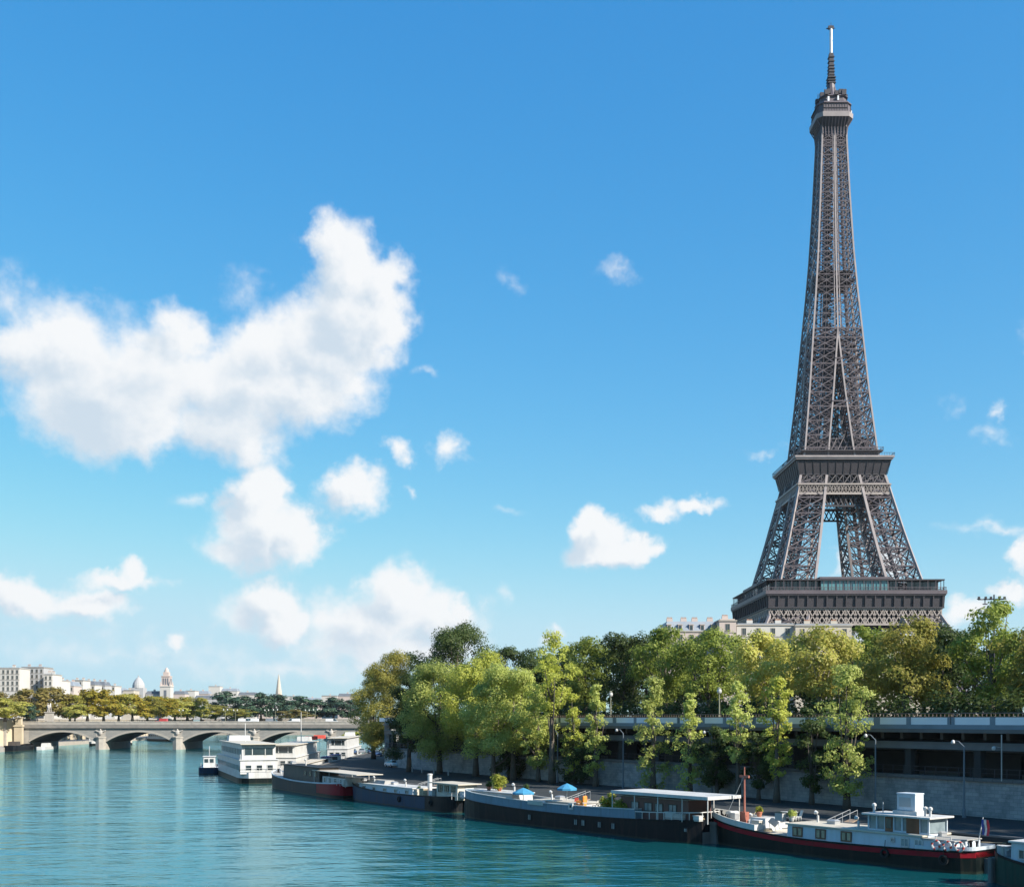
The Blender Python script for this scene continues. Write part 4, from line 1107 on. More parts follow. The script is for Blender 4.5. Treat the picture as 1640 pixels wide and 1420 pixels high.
lo = [
 (1356,1062,92,1278,-5,'tall','leaf_light',"tall pale leafed tree right of the poplars, leaves brightest on its right side"),
 (1244,1084,60,1240,-5,'tall','leaf_lime',"bright yellow green poplar above the cabin roof of the red striped barge"),
 (1182,1096,54,1225,-5,'tall','leaf_light',"yellow green poplar right of the parapet lamp"),
 (1105,1110,52,1262,-5,'cone','leaf_light',"small pale green poplar left of the rust red mast"),
 (1046,1076,72,1272,-5,'cone','leaf_light',"tall pointed grey green poplar above the white awning"),
 (954,1096,48,1236,-5,'cone','leaf_light',"pale pointed poplar left of the left parapet lamp"),
 (918,1108,42,1238,-5,'cone','leaf_lime',"small lime green poplar leaning on the pale pointed one"),
 (884,1020,72,1146,-9,'tall','leaf_lime',"tall lime green poplar standing above the others with a brilliant right side"),
 (862,1110,56,1228,-7,'tall','leaf_light',"slender light tree below the tall lime poplar"),
 (822,1056,122,1205,-8,'dome','leaf_light',"light green drooping tree left of the tall lime poplar"),
 (762,1042,140,1188,-8,'dome','leaf_lime',"broad bright green tree in front of the tallest dark tree"),
 (704,1056,136,1196,-10,'dome','leaf_light',"broad grey green drooping tree left of the bright broad one"),
 (655,1074,90,1208,-14,'dome','leaf_dark',"dark green tree under the left group with lit lower tips"),
 (624,1046,116,1200,10,'dome','leaf_olive',"olive green tree at the left end of the grove"),
 (598,1072,78,1204,36,'round','leaf_olive',"smaller olive tree leftmost of the grove beside the bridge"),
 (790,1092,110,1206,-13,'dome','leaf_light',"lower light green tree overlapping the broad bright one from the front"),
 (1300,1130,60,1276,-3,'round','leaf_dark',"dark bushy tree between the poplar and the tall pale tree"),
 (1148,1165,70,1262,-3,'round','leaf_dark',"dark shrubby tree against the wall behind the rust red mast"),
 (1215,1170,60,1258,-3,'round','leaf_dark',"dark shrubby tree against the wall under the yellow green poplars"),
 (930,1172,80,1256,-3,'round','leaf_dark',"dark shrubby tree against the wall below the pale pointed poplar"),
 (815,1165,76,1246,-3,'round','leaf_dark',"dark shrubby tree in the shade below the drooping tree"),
]
for i, (px, yt, w, yb, dd, sh, lm, lab) in enumerate(lo):
    ptree("riverside_tree", lab, px, yt, w, yb, WD(px, dd) if px > 640 else WD(640, dd+14), QZ, sh, L[lm], M['bark'], GL, n=120 if w > 70 else 170, leaf=.24, dens=.46)
for i, (s_, lab) in enumerate(((-24,"nearest"),(-36,"second"),(-48,"third"),(-60,"farthest"))):  # unseen trees carrying the row on, made tall to throw shade on the quay
    q_ = wall_pt(s_, 6.5); tree("plane_tree", "unseen plane tree continuing the row, added past the right edge to shade the quay, %s to the barges" % lab, (q_.x, q_.y, SZ), 23.0, 7.0, 4.0, 'round', M['leaf_olive'], M['bark'], GU, n=90, leaf=.45, dens=.55)
# clipped hedge behind the parapet
cl = []; rgh = random.Random(5)
s_ = -30.0
while s_ < 140:
    q_ = wall_pt(s_, 10.5 + rgh.uniform(-.5,.5)); hh = rgh.uniform(1.8,3.4)
    cl.append(((q_.x, q_.y, SZ+hh*.55), (1.2,1.2,hh*.75))); s_ += 1.1
o = bpy.data.objects.new("hedge", leaves_mesh("hedge", cl, .4, .6, M['leaf_dark'], 77)); COL.objects.link(o)
tag(o, "long dark hedge along the street below the plane trees", "hedge")
# far bank: one tree of each kind, then copies
far = {}
def far_tree(kind, lm, shape, label, seedn):
    t = tree(kind, label, (0,0,0), 14.0, 6.0, 2.2, shape, L[lm], M['bark'], "autumn trees on the far bank beyond the bridge", n=95, leaf=.7, dens=.62)
    return t
protos = {k: None for k in ('gold','brown','green','olive','teal')}
spec = {'gold':('golden_tree','leaf_gold','dome'),'brown':('brown_tree','leaf_brown','dome'),'green':('green_tree','leaf_yellow','round'),'olive':('olive_tree','leaf_olive','round'),'teal':('dark_tree','leaf_teal','dome')}
fl = [ # px, top, width, Y, kind, label
 (8,1118,56,446,'green',"light green tree above the cream embankment at the left edge"),
 (-14,1108,60,470,'brown',"brownish tree cut by the left edge"),
 (44,1104,56,505,'brown',"brown green tree over the bridge end pylon"),
 (80,1101,56,515,'brown',"brownish plane tree behind the horse statue"),
 (47,1128,22,480,'teal',"small dark green bush just left of the horse statue"),
 (112,1112,40,520,'olive',"dark green tree right of the horse statue"),
 (120,1128,30,500,'green',"small yellow green tree right of the horse statue at parapet height"),
 (140,1105,52,535,'gold',"golden tree leftmost of the golden row"),
 (166,1105,48,550,'gold',"golden tree below the pale domed hall"),
 (190,1112,44,570,'green',"yellow green tree between two golden ones"),
 (212,1112,46,590,'gold',"golden tree under the small dome"),
 (236,1114,44,610,'olive',"olive tree left of the church tower foot"),
 (258,1116,46,630,'gold',"golden tree right below the church tower"),
 (280,1118,44,650,'green',"yellow green tree right of the church tower"),
 (300,1121,42,665,'gold',"orange gold tree at the right end of the golden row"),
 (300,1115,50,760,'olive',"olive tree behind the orange gold tree"),
 (322,1131,30,690,'green',"small green tree at the end of the golden row"),
 (345,1128,36,700,'olive',"dull olive tree where the dark trees begin"),
 (362,1109,46,840,'teal',"dark bluish tree leftmost of the dark mass"),
 (392,1116,46,850,'teal',"dark bluish tree below the white roofs"),
 (418,1111,46,860,'teal',"dark bluish tree left of the thin spire"),
 (448,1114,50,870,'teal',"dark bluish tree at the foot of the thin spire"),
 (478,1116,50,880,'teal',"dark bluish tree right of the thin spire"),
 (506,1121,46,890,'teal',"dark bluish tree above the fifth bridge lamp"),
 (534,1118,48,890,'teal',"dark bluish tree below the pale blocks on the right"),
 (562,1122,50,900,'teal',"dark bluish tree rightmost before the grove"),
 (380,1134,40,800,'olive',"low olive tree in front of the dark mass behind the lamps"),
 (470,1136,44,820,'brown',"low brownish tree in front of the dark mass"),
]
for (px, yt, w, Y, k, lab) in fl:
    nm, lm, sh = spec[k]
    X = (px-820)/F_PX*Y; zt = CAM_Z + (1150-yt)/F_PX*Y
    if protos[k] is None: protos[k] = t = far_tree(nm, lm, sh, lab, 0)
    else: t = dup(protos[k], label=lab)
    sc_ = (w*.5/F_PX*Y*1.38)/6.0; t.location = (X, Y, SZ); t.scale = (sc_, sc_, (zt-SZ)/14.0); t.rotation_euler = (0,0,random.uniform(0,6.28))

# ================================================================== BUILDINGS
def building(label, x0, x1, Y, ztop, depth=14, m=M['facade'], roof='mansard', roofm=M['zinc'], rows=3, win=True, chim=3, name="apartment_building", wsp=3.0, cat="building", group=None, rz=0.0, rh=None):
    w = x1-x0; xm = (x0+x1)/2
    t = thing(name, label, cat, (xm, Y, SZ), rz, group); h = ztop - SZ; a = w/2
    rh = rh if rh is not None else (3.2 if roof == 'mansard' else .8)
    he = h - rh
    wl = MB().box(-a,a,0,depth,-.3,he).build("wall", m, t)
    tr = MB().box(-a-.25,a+.25,-.25,depth+.25,he,he+.35)
    k = he - 3.2
    for r in range(min(rows, 4)):
        if k > 2: tr.box(-a-.12,a+.12,-.12,0,k-.1,k+.08)
        k -= 3.2
    tr.build("cornice", M['stone_plain'], t)
    r = MB()
    if roof == 'mansard': r.frustum(-a,a,.1,depth-.1,he+.35,-a+1.2,a-1.2,1.5,depth-1.5,h)
    else: r.box(-a+.3,a-.3,.3,depth-.3,he+.35,h-.1)
    rf = r.build("roof", roofm, t)
    for i in range(chim):
        cx = -a + w*(i+.5)/chim + random.uniform(-.6,.6); c = MB(); c.box(cx-.9,cx+.9,depth*.3,depth*.3+.7,he,h+1.1); 
        for j in range(4): c.box(cx-.75+j*.42,cx-.5+j*.42,depth*.3+.2,depth*.3+.5,h+1.1,h+1.5,1)
        c.build("chimney", [m, M['chimney']], rf)
    if win:
        n = max(1, int(w/wsp))
        wm = None; z = he - 2.7
        for r_ in range(rows):
            for i in range(n):
                x = -a + w*(i+.5)/n
                b = MB(); b.box(-.55,.55,-.04,.1,0,1.9,0)
                b.box(-.66,-.55,-.1,.05,0,1.98,1); b.box(.55,.66,-.1,.05,0,1.98,1); b.box(-.66,.66,-.1,.05,1.9,2.0,1); b.box(-.75,.75,-.22,.05,-.12,0,1); b.box(-.03,.03,-.08,0,0,1.9,1)
                if wm is None: wm = b.build("window", [M['glass_dark'], M['stone_plain']], t); wm.location = (x,0,z)
                else:
                    o = wm.copy(); COL.objects.link(o); o.location = (x,0,z)
            z -= 3.2
        if roof == 'mansard' and w > 8:
            dm = None
            for i in range(n):
                x = -a + w*(i+.5)/n
                if abs(x) > a-1.6: continue
                if dm is None:
                    b = MB(); b.box(-.6,.6,.2,1.6,he+.4,he+2.1,0); b.box(-.75,.75,.1,1.7,he+2.1,he+2.3,0); b.box(-.4,.4,.15,.3,he+.55,he+1.9,1)
                    dm = b.build("dormer", [m, M['glass_dark']], t); dm.location = (x,0,0)
                else:
                    o = dm.copy(); COL.objects.link(o); o.location = (x,0,0)
    return t
def bpx(px0, px1, ytop, Y): return ((px0-820)/F_PX*Y, (px1-820)/F_PX*Y, Y, CAM_Z + (1150-ytop)/F_PX*Y)
AG = "apartment blocks in front of the tower"
building("grey zinc roofed apartment block left of the tower foot", *bpx(1063,1152,994,330), m=M['facade_pink'], rows=2, chim=4, group=AG)
building("narrow end block with a tall pale party wall at the tower corner", *bpx(1152,1179,990,326), m=M['facade_pink'], roof='flat', roofm=M['facade_pink'], rows=2, chim=1, group=AG, wsp=2.6)
building("cream attic storey block with a row of windows under the tower lattice", *bpx(1180,1273,997,332), m=M['facade_white'], roof='flat', rows=2, chim=2, group=AG, wsp=3.6)
building("cream block right of the green downpipe under the tower lattice", *bpx(1274,1364,998,330), m=M['facade'], roof='flat', rows=2, chim=2, group=AG, wsp=3.4)
building("grey roofed block mostly hidden by trees under the right tower corner", *bpx(1366,1520,1012,335), m=M['facade'], rows=1, chim=4, group=AG)
SG = "pale buildings on the far skyline"
sky_b = [
 (-20,31,1068,640,'facade_white','flat',4,"large cream apartment block at the left edge of the skyline"),
 (33,70,1067,660,'facade_grey','flat',4,"grey fronted apartment block with balconies near the left edge"),
 (70,84,1078,655,'facade_white','flat',3,"bright white slab end right of the grey fronted block"),
 (84,99,1088,720,'facade_white','flat',1,"low white block beside the bright slab end"),
 (98,118,1091,760,'facade_pink','mansard',1,"small block with a dark roof right of the low white block"),
 (117,133,1088,800,'facade_white','flat',1,"white block with two small dark windows"),
 (133,152,1090,820,'facade_white','mansard',1,"white block with slate top above the golden trees"),
 (153,168,1091,840,'facade_grey','mansard',1,"grey block above the golden trees"),
 (168,184,1097,860,'facade_white','flat',1,"stepped white block left of the cream hall"),
 (184,197,1101,900,'facade_grey','mansard',0,"narrow grey block left of the cream hall"),
 (197,214,1104,900,'facade','flat',0,"low cream hall left of the small dome"),
 (233,258,1106,1000,'facade_grey','mansard',0,"slate roofed block between the dome and the church tower"),
 (277,296,1106,1050,'facade_pink','mansard',0,"pinkish block right of the church tower"),
 (297,312,1105,1100,'facade_white','flat',0,"white block right of the pinkish block"),
 (312,334,1106,1150,'facade_pink','mansard',0,"pink white block left of the two white domed roofs"),
 (334,352,1098,1300,'facade_white','flat',0,"tall white block on the horizon above the dark trees"),
 (354,380,1102,1250,'facade_white','mansard',0,"white block with uneven roof above the dark trees"),
 (311,356,1113,960,'facade_grey','mansard',0,"blue grey roofed hall at the start of the dark trees"),
 (381,409,1108,1200,'facade_white','mansard',0,"long white block left of the dark tree tops"),
 (409,436,1114,1250,'facade_pink','flat',0,"low pale block left of the thin spire"),
 (455,482,1114,1250,'facade_white','flat',0,"low pale block right of the thin spire"),
 (484,514,1117,1300,'facade_pink','mansard',0,"lowest pale roof right of the thin spire"),
 (515,540,1113,1200,'facade_white','flat',0,"pale block left of the grove"),
 (541,572,1110,1180,'facade_pink','mansard',0,"pale pinkish block touching the grove"),
]
for (a, b, yt, Y, m, rf, rows, lab) in sky_b:
    building(lab, *bpx(a,b,yt,Y), m=M[m], roof=rf, rows=rows, win=rows>0, chim=2 if rows else 1, group=SG, roofm=M['slate'] if (a%2) else M['zinc'], wsp=2.4)
x, Y = (222-820)/F_PX*1000, 1000
t = thing("domed_hall", "pale hall with a small stone dome on the skyline", "building", (x, Y, SZ))
MB().box(-5.6,5.6,-5,5,-.3,28).build("wall", M['facade_grey'], t); MB().lathe((0,0,0), [(5.4,28),(5.2,30.5),(4.6,32.5),(3.2,35),(1.5,37),(.5,37.6),(.4,39)], 16).build("dome", M['facade_grey'], t)
x, Y = (267-820)/F_PX*1000, 1000
t = thing("church_tower", "tall pale stone church tower with stepped top on the skyline", "church tower", (x, Y, SZ))
MB().box(-4.6,4.6,-4.6,4.6,-.3,29).box(-5,5,-5,5,29,29.8).build("wall", M['facade_white'], t)
b = MB(); b.box(-3.6,3.6,-3.6,3.6,29.8,38); b.box(-4,4,-4,4,38,38.6); b.box(-2.4,2.4,-2.4,2.4,38.6,42); b.lathe((0,0,0),[(2.3,42),(1.8,44),(.6,46)],10)
for sx in (-1,1):
    for sy in (-1,1): b.frustum(sx*4.1-.6,sx*4.1+.6,sy*4.1-.6,sy*4.1+.6,29.8,sx*4.1-.1,sx*4.1+.1,sy*4.1-.1,sy*4.1+.1,34)
b.build("belfry", M['facade_pink'], t)
b = MB()
for i in (-1,0,1): b.box(i*1.9-.5,i*1.9+.5,-3.72,-3.5,31,36.5); b.box(3.5,3.72,i*1.9-.5,i*1.9+.5,31,36.5)
b.box(-1.2,1.2,-4.7,-4.5,18,26); b.build("opening", M['slate'], t)
x, Y = (446.5-820)/F_PX*1200, 1200
t = thing("church_spire", "thin pale church spire rising from the dark trees", "church spire", (x, Y, SZ))
MB().box(-3.6,3.6,-3.6,3.6,-.3,26).build("wall", M['facade_grey'], t); MB().lathe((0,0,0),[(3.4,26),(3.2,29),(2.4,34),(1.3,42),(.25,48)],8).build("spire", M['facade'], t)
MB().box(-6,-3.7,-2,2,-.3,27).build("stair_turret", M['slate'], t)

# ================================================================== BOATS
class Boat:
    """A stern centre, F bow centre on the water; local x towards the bow, local +y the river side"""
    def __init__(s, name, label, A, F, B, cat="barge", group=None):
        A, F = Vector((*A,0)), Vector((*F,0)); d = F - A; s.L = d.length; s.B = B; s.A = A; s.d = d/s.L
        s.n = Vector((s.d.y, -s.d.x, 0)); mid = (A+F)/2
        s.rz = math.atan2(d.y, d.x)
        s.root = thing(name, label, cat, (mid.x, mid.y, 0), s.rz, group)
    def half(s, t, z=1.0):
        """half beam at t (0 stern, 1 bow)"""
        if t < .10: h = .55 + .45*math.sqrt(1-((.10-t)/.10)**2)
        elif t > s.bow: h = max(.0, 1-((t-s.bow)/(1-s.bow))**2.3)**.72
        else: h = 1.0
        return h * s.B/2
    bow = .76
    def band(s, name, m, lo, hi, off=0.0, deck=None, deckm=None, thick=0.0, flare=.0, t0=0.0, t1=1.0, n=34, parent=None):
        """a strip of hull side between the height functions lo and hi, all the way round"""
        mb = MB(); top_in = []
        def ring_(f, o):
            pts = []
            for k in range(n+1):
                t = t0 + (t1-t0)*k/n; z = f(t); h = max(.02, s.half(t) + o*(1 if s.half(t) > .1 else .3)); x = -s.L/2 + s.L*t
                h = h * (1 - flare*max(0, 1 - z/2.2)*(max(0, t-.6)/.4 + max(0,.12-t)/.24))
                pts.append((x, h, z))
            return pts
        a, b = ring_(lo, off), ring_(hi, off)
        for k in range(n):
            for sg in (1, -1):
                q = [(a[k][0], sg*a[k][1], a[k][2]), (a[k+1][0], sg*a[k+1][1], a[k+1][2]), (b[k+1][0], sg*b[k+1][1], b[k+1][2]), (b[k][0], sg*b[k][1], b[k][2])]
                mb.face(q if sg < 0 else q[::-1])
        for e in (0, n):                                       # transom / stem closing faces
            mb.face([(a[e][0],-a[e][1],a[e][2]),(a[e][0],a[e][1],a[e][2]),(b[e][0],b[e][1],b[e][2]),(b[e][0],-b[e][1],b[e][2])])
        if thick:
            c = ring_(hi, off-thick)
            for k in range(n):
                for sg in (1,-1):
                    mb.face([(b[k][0],sg*b[k][1],b[k][2]),(b[k+1][0],sg*b[k+1][1],b[k+1][2]),(c[k+1][0],sg*c[k+1][1],c[k+1][2]),(c[k][0],sg*c[k][1],c[k][2])])
                    d_ = [(c[k][0],sg*c[k][1],lo(t0+(t1-t0)*k/n)),(c[k+1][0],sg*c[k+1][1],lo(t0+(t1-t0)*(k+1)/n))]
                    mb.face([d_[0],d_[1],(c[k+1][0],sg*c[k+1][1],c[k+1][2]),(c[k][0],sg*c[k][1],c[k][2])])
        o = mb.build(name, m, parent or s.root)
        if deck is not None:
            dk = MB()
            for k in range(n):
                ta, tb = t0+(t1-t0)*k/n, t0+(t1-t0)*(k+1)/n; ha, hb = s.half(ta)-.04, s.half(tb)-.04
                xa, xb = -s.L/2+s.L*ta, -s.L/2+s.L*tb
                dk.face([(xa,-ha,deck(ta)),(xb,-hb,deck(tb)),(xb,hb,deck(tb)),(xa,ha,deck(ta))])
            dk.build("deck", deckm, s.root)
        return o
    def at(s, px, off):
        """local x where the view line px crosses the line off metres inland of the river side"""
        k = (px-820)/F_PX; o = s.A + s.n*(off - s.B/2)
        q = (k*o.y - o.x) / (s.d.x - k*s.d.y)
        return q - s.L/2
    def w(s, x, off, z):
        """world point of local x, off metres inland from the river side"""
        p = s.A + s.d*(x + s.L/2) + s.n*(off - s.B/2); return (p.x, p.y, z)
    def cabin(s, x0, x1, y0, y1, z0, z1, m, name="cabin", inset=.0, parent=None):
        return MB().frustum(x0,x1,y0,y1,z0,x0+inset,x1-inset,y0+inset,y1-inset,z1).build(name, m, parent or s.root)
    def roof(s, x0, x1, y0, y1, z, m, th=.14, over=.2, parent=None, name="roof"):
        return MB().box(x0-over,x1+over,y0-over,y1+over,z,z+th).build(name, m, parent or s.root, bevel=.03)
    def windows(s, xs, y, z, w, h, m, fm, parent=None, curtain=None):
        for x in xs:
            f = MB(); sg = 1 if y > 0 else -1; y0, y1 = sorted((y-.05*sg, y+.05*sg)); b = .09
            f.box(x-w/2-b,x+w/2+b,y0,y1,z-b,z); f.box(x-w/2-b,x+w/2+b,y0,y1,z+h,z+h+b); f.box(x-w/2-b,x-w/2,y0,y1,z,z+h); f.box(x+w/2,x+w/2+b,y0,y1,z,z+h); f.box(x-.03,x+.03,y0,y1,z,z+h)
            wo_ = f.build("window", fm, parent or s.root)
            p0, p1 = sorted((y, y+.02*sg)); p = MB(); p.box(x-w/2,x+w/2,p0,p1,z,z+h); p.build("pane", m, wo_)
            if curtain:
                c = MB()
                for (a, b_) in ((-w/2+.02,-w*.12),(w*.12,w/2-.02)): c.box(x+a,x+b_,p0-.005 if sg<0 else p1-.004,(p1+.006) if sg>0 else p0,z+.04,z+h-.03)
                c.build("curtain", curtain, wo_)
    def railing(s, x0, x1, y, z, h=.95, m=None, sp=1.4):
        mb = MB(); x = x0
        while x <= x1+.01: mb.beam((x,y,z),(x,y,z+h),.05); x += sp
        for q in (1,.55): mb.beam((x0,y,z+h*q),(x1,y,z+h*q),.045)
        mb.build("railing", m or M['white'], s.root)
    def fender(s, x, z, m=M['rubber'], r=.34):
        y = s.B/2 + .12; mb = MB(); n = 12
        for i in range(n):
            a, b = 2*math.pi*i/n, 2*math.pi*(i+1)/n
            mb.tube([(x+r*math.cos(a),y,z+r*math.sin(a)),(x+r*math.cos(b),y,z+r*math.sin(b))], .11, 6)
        mb.beam((x,y,z+r),(x,y-.1,z+r+.8),.04); mb.build("tyre_fender", m, s.root)
    def ring(s, x, y, z, r=.38):
        o = None; mb = MB(); n = 12
        for i in range(n):
            a, b = 2*math.pi*i/n, 2*math.pi*(i+1)/n
            mb.tube([(x+r*math.cos(a),y,z+r*math.sin(a)),(x+r*math.cos(b),y,z+r*math.sin(b))], .09, 6, 1 if i % 3 == 0 else 0)
        mb.build("life_ring", [M['white'], M['red_cloth']], s.root)

def sheer(mid, bow, stern, p=2.0):
    return lambda t: mid + (bow*((t-.5)/.5)**p if t > .5 else stern*((.5-t)/.5)**p)
def plus(f, c): return lambda t: f(t) + c
def const(c): return lambda t: c

# small deck objects, each a thing of its own
def pot_plant(label, loc, r=.45, h=1.0, m=None, pot=None, group=None, name="potted_plant", trough=None):
    t = thing(name, label, "plant", loc, random.uniform(0,3), group)
    b = MB()
    if trough: b.frustum(-trough/2,trough/2,-.2,.2,0,-trough/2-.05,trough/2+.05,-.24,.24,.4)
    else: b.lathe((0,0,0), [(.2,0),(.3,.42),(.34,.42),(.34,.5)], 12)
    b.build("pot", pot or M['terracotta'], t)
    TSEED[0] += 1; rg = random.Random(TSEED[0])
    cl = [((rg.uniform(-.6,.6)*(trough/2 if trough else r), rg.uniform(-.5,.5)*r, .45+rg.uniform(.1,1)*h*.8), (r*.55,r*.55,r*.5)) for _ in range(12)]
    me = leaves_mesh("foliage", cl, .17, .55, m or M['plant'], TSEED[0]); o = bpy.data.objects.new("foliage", me); COL.objects.link(o); o.parent = t
    return t
def parasol(label, loc, r, h, m, tilt=0.0, group=None):
    t = thing("parasol", label, "parasol", loc, random.uniform(0,1), group)
    MB().lathe((0,0,0), [(.3,0),(.3,.1),(.05,.12),(.03,h)], 10).build("pole", M['white'], t)
    c = MB(); n = 8
    for i in range(n):
        a, b = 2*math.pi*i/n, 2*math.pi*(i+1)/n
        pa, pb = (r*math.cos(a), r*math.sin(a)), (r*math.cos(b), r*math.sin(b))
        c.face([(0,0,h+.1),(pa[0]*.55,pa[1]*.55,h-.18),(pb[0]*.55,pb[1]*.55,h-.18)])
        c.face([(pa[0]*.55,pa[1]*.55,h-.18),(pa[0],pa[1],h-.5),(pb[0],pb[1],h-.5),(pb[0]*.55,pb[1]*.55,h-.18)])
        c.face([(pa[0],pa[1],h-.5),(pa[0],pa[1],h-.7),(pb[0],pb[1],h-.7),(pb[0],pb[1],h-.5)])
    c.build("canopy", m, t)
    rb = MB()
    for i in range(n):
        a = 2*math.pi*i/n; rb.beam((0,0,h-.55),(r*.5*math.cos(a),r*.5*math.sin(a),h-.22),.03)
    rb.build("rib", M['white'], t)
    return t
def deck_chair(label, loc, rz, m, group):
    t = thing("deck_chair", label, "chair", loc, rz, group)
    MB().box(-.3,.3,-.25,.25,.38,.44).build("seat", m, t); b = MB(); b.face([(-.3,-.25,.44),(-.3,.25,.44),(-.5,.25,1.0),(-.5,-.25,1.0)]); b.face([(-.33,-.25,.44),(-.53,-.25,1.0),(-.53,.25,1.0),(-.33,.25,.44)]); b.build("backrest", m, t)
    for x in (-.27,.27):
        for y in (-.22,.22): MB().beam((x,y,0),(x,y,.38),.05).build("leg", M['white'], t)
    return t
def deck_table(label, loc, m=None, w=1.5, group=None):
    t = thing("deck_table", label, "table", loc, 0, group)
    MB().box(-w/2,w/2,-.4,.4,.70,.76).build("tabletop", m or M['white'], t)
    for x in (-w/2+.1,w/2-.1):
        for y in (-.32,.32): MB().beam((x,y,0),(x,y,.7),.06).build("leg", m or M['white'], t)
    return t
def locker(label, loc, w, d, h, m, lidm, rz, group=None, name="deck_locker", cat="locker"):
    t = thing(name, label, cat, loc, rz, group)
    MB().box(-w/2,w/2,-d/2,d/2,0,h).build("body", m, t, bevel=.03); MB().box(-w/2-.05,w/2+.05,-d/2-.05,d/2+.05,h,h+.08).build("lid", lidm, t, bevel=.02)
    return t
def bicycle(label, loc, rz, m):
    t = thing("bicycle", label, "bicycle", loc, rz)
    for x in (-.52,.52):
        w_ = MB()
        for i in range(16):
            a, b = 2*math.pi*i/16, 2*math.pi*(i+1)/16; w_.tube([(x+.34*math.cos(a),0,.35+.34*math.sin(a)),(x+.34*math.cos(b),0,.35+.34*math.sin(b))], .025, 5)
        w_.build("wheel", M['rubber'], t)
    f = MB()
    for a, b in (((-.52,0,.35),(-.15,0,.85)),((-.15,0,.85),(.38,0,.8)),((-.52,0,.35),(0,0,.32)),((0,0,.32),(-.15,0,.85)),((0,0,.32),(.38,0,.8)),((.52,0,.35),(.36,0,1.0))): f.tube([a,b],.022,6)
    f.build("frame", m, t); MB().box(-.28,-.05,-.06,.06,.92,.97).build("saddle", M['rubber'], t); MB().beam((.34,-.26,1.02),(.34,.26,1.02),.03).build("handlebar", M['steel'], t)
    return t

BG = "moored barges along the right quay"
# ---- barge with the red stripe and pale blue cabin (nearest whole one)
b1 = Boat("houseboat_barge", "black barge with dark red stripe, pale blue white cabin and rust red mast", (38.3,91.5), (20.5,115.5), 5.0, "barge", BG)
dk = sheer(1.55, 1.25, .35); st = plus(dk, -.16)
b1.band("hull", M['hull_green'], const(-.6), st, 0, flare=.10)
b1.band("red_stripe", M['hull_red'], plus(st, -.42), plus(st, .02), .03, thick=.08, flare=.05)
b1.band("gunwale", M['hull_black'], plus(st, .0), dk, .06, deck=plus(dk,-.10), deckm=M['cream'], thick=.16, flare=.03)
b1.band("bow_bulwark", M['white'], plus(dk,0), plus(dk,.55), .02, thick=.12, t0=.74, t1=1.0)
b1.band("stern_bulwark", M['white_blue'], plus(dk,0), plus(dk,.3), .0, thick=.12, t0=.0, t1=.16)
xa, xb = b1.at(1478, .6), b1.at(1262, .6)
hb = b1.B/2
c = b1.cabin(xa, xb, -hb+.55, hb-.45, 1.3, 2.65, M['white_blue'], "long_cabin", .05)
b1.roof(xa, xb, -hb+.55, hb-.45, 2.65, M['cream'], .16, .12)
b1.windows([b1.at(p, .5) for p in (1278,1315,1356)], hb-.43, 1.72, .95, .72, M['glass_dark'], M['brown_wood'], c, M['curtain'])
b1.windows([b1.at(p, .5) for p in (1450,1472)], hb-.43, 1.8, .62, .58, M['pane_grey'], M['white'], c)
x0, x1 = b1.at(1530,.6), b1.at(1478,.6)
b1.cabin(x0, x1, -hb+.7, hb-.45, 1.3, 2.5, M['white_blue'], "aft_cabin", .03)
b1.roof(x0, x1, -hb+.7, hb-.45, 2.5, M['deck_grey'], .1, .08)
b1.windows([b1.at(1430,.45)], hb-.42, 2.1, .22, .22, M['glass_dark'], M['steel'])
# wheelhouse
wx0, wx1 = b1.at(1489, 1.3), b1.at(1393, 1.3)
wh = b1.cabin(wx0, wx1, -hb+1.2, hb-1.1, 2.40, 2.85, M['white_blue'], "wheelhouse")
nW = 7
for y in (-hb+1.25, hb-1.15):
    mb = MB()
    for i in range(nW+1):
        x = wx0 + (wx1-wx0)*i/nW; mb.box(x-.07,x+.07,y-.05,y+.05,2.85,4.12)
    mb.box(wx0-.07,wx1+.07,y-.04,y+.04,2.85,2.95); mb.build("window_post", M['white_blue'], wh)
MB().box(wx0+.08,wx1-.08,-hb+1.3,hb-1.2,2.90,4.10).build("glazing", M['pane_grey'], wh)
for i, k in ((1,2),(2,3)):
    xq = wx0 + (wx1-wx0)*(1.4 if i == 1 else 2.10)/nW; MB().box(xq-.33,xq+.33,hb-1.19,hb-1.09,2.80,4.10).build("brown_shutter", M['brown_wood'], wh)
xd = wx0 + (wx1-wx0)*4.5/nW
d = MB(); d.box(xd-.38,xd+.38,hb-1.2,hb-1.06,2.10,4.05); dr = d.build("door", M['brown_wood'], wh); MB().box(xd-.24,xd+.24,hb-1.07,hb-1.03,3.10,3.90).build("door_pane", M['glass_dark'], dr)
r_ = b1.roof(wx0, wx1, -hb+1.2, hb-1.1, 4.12, M['white'], .16, .42, wh, "wheelhouse_roof")
xq = b1.at(1455, 2.4)
MB().box(xq-1.15,xq+1.15,-.8,.7,4.28,4.60).build("plinth", M['white'], wh)
tb = MB(); tb.box(xq-.95,xq+.85,-.7,.55,4.60,6.05); tb.box(xq-1.0,xq+.9,-.75,.6,6.00,6.12)
t_ = tb.build("roof_tank", M['white_blue'], wh, bevel=.06); MB().box(xq-.5,xq+.6,.53,.57,4.95,5.75).build("front_panel", M['facade_grey'], t_)
for q in (1400,1482,1490): MB().lathe((b1.at(q,2.0),.5,0), [(.1,4.28),(.12,4.80),(.2,4.82),(.2,5.00),(.05,5.10)], 8).build("ventilator", M['white'], wh)
MB().beam((b1.at(1412,2),.3,4.20),(b1.at(1412,2),.3,5.20),.06).build("whip_aerial", M['steel'], wh)
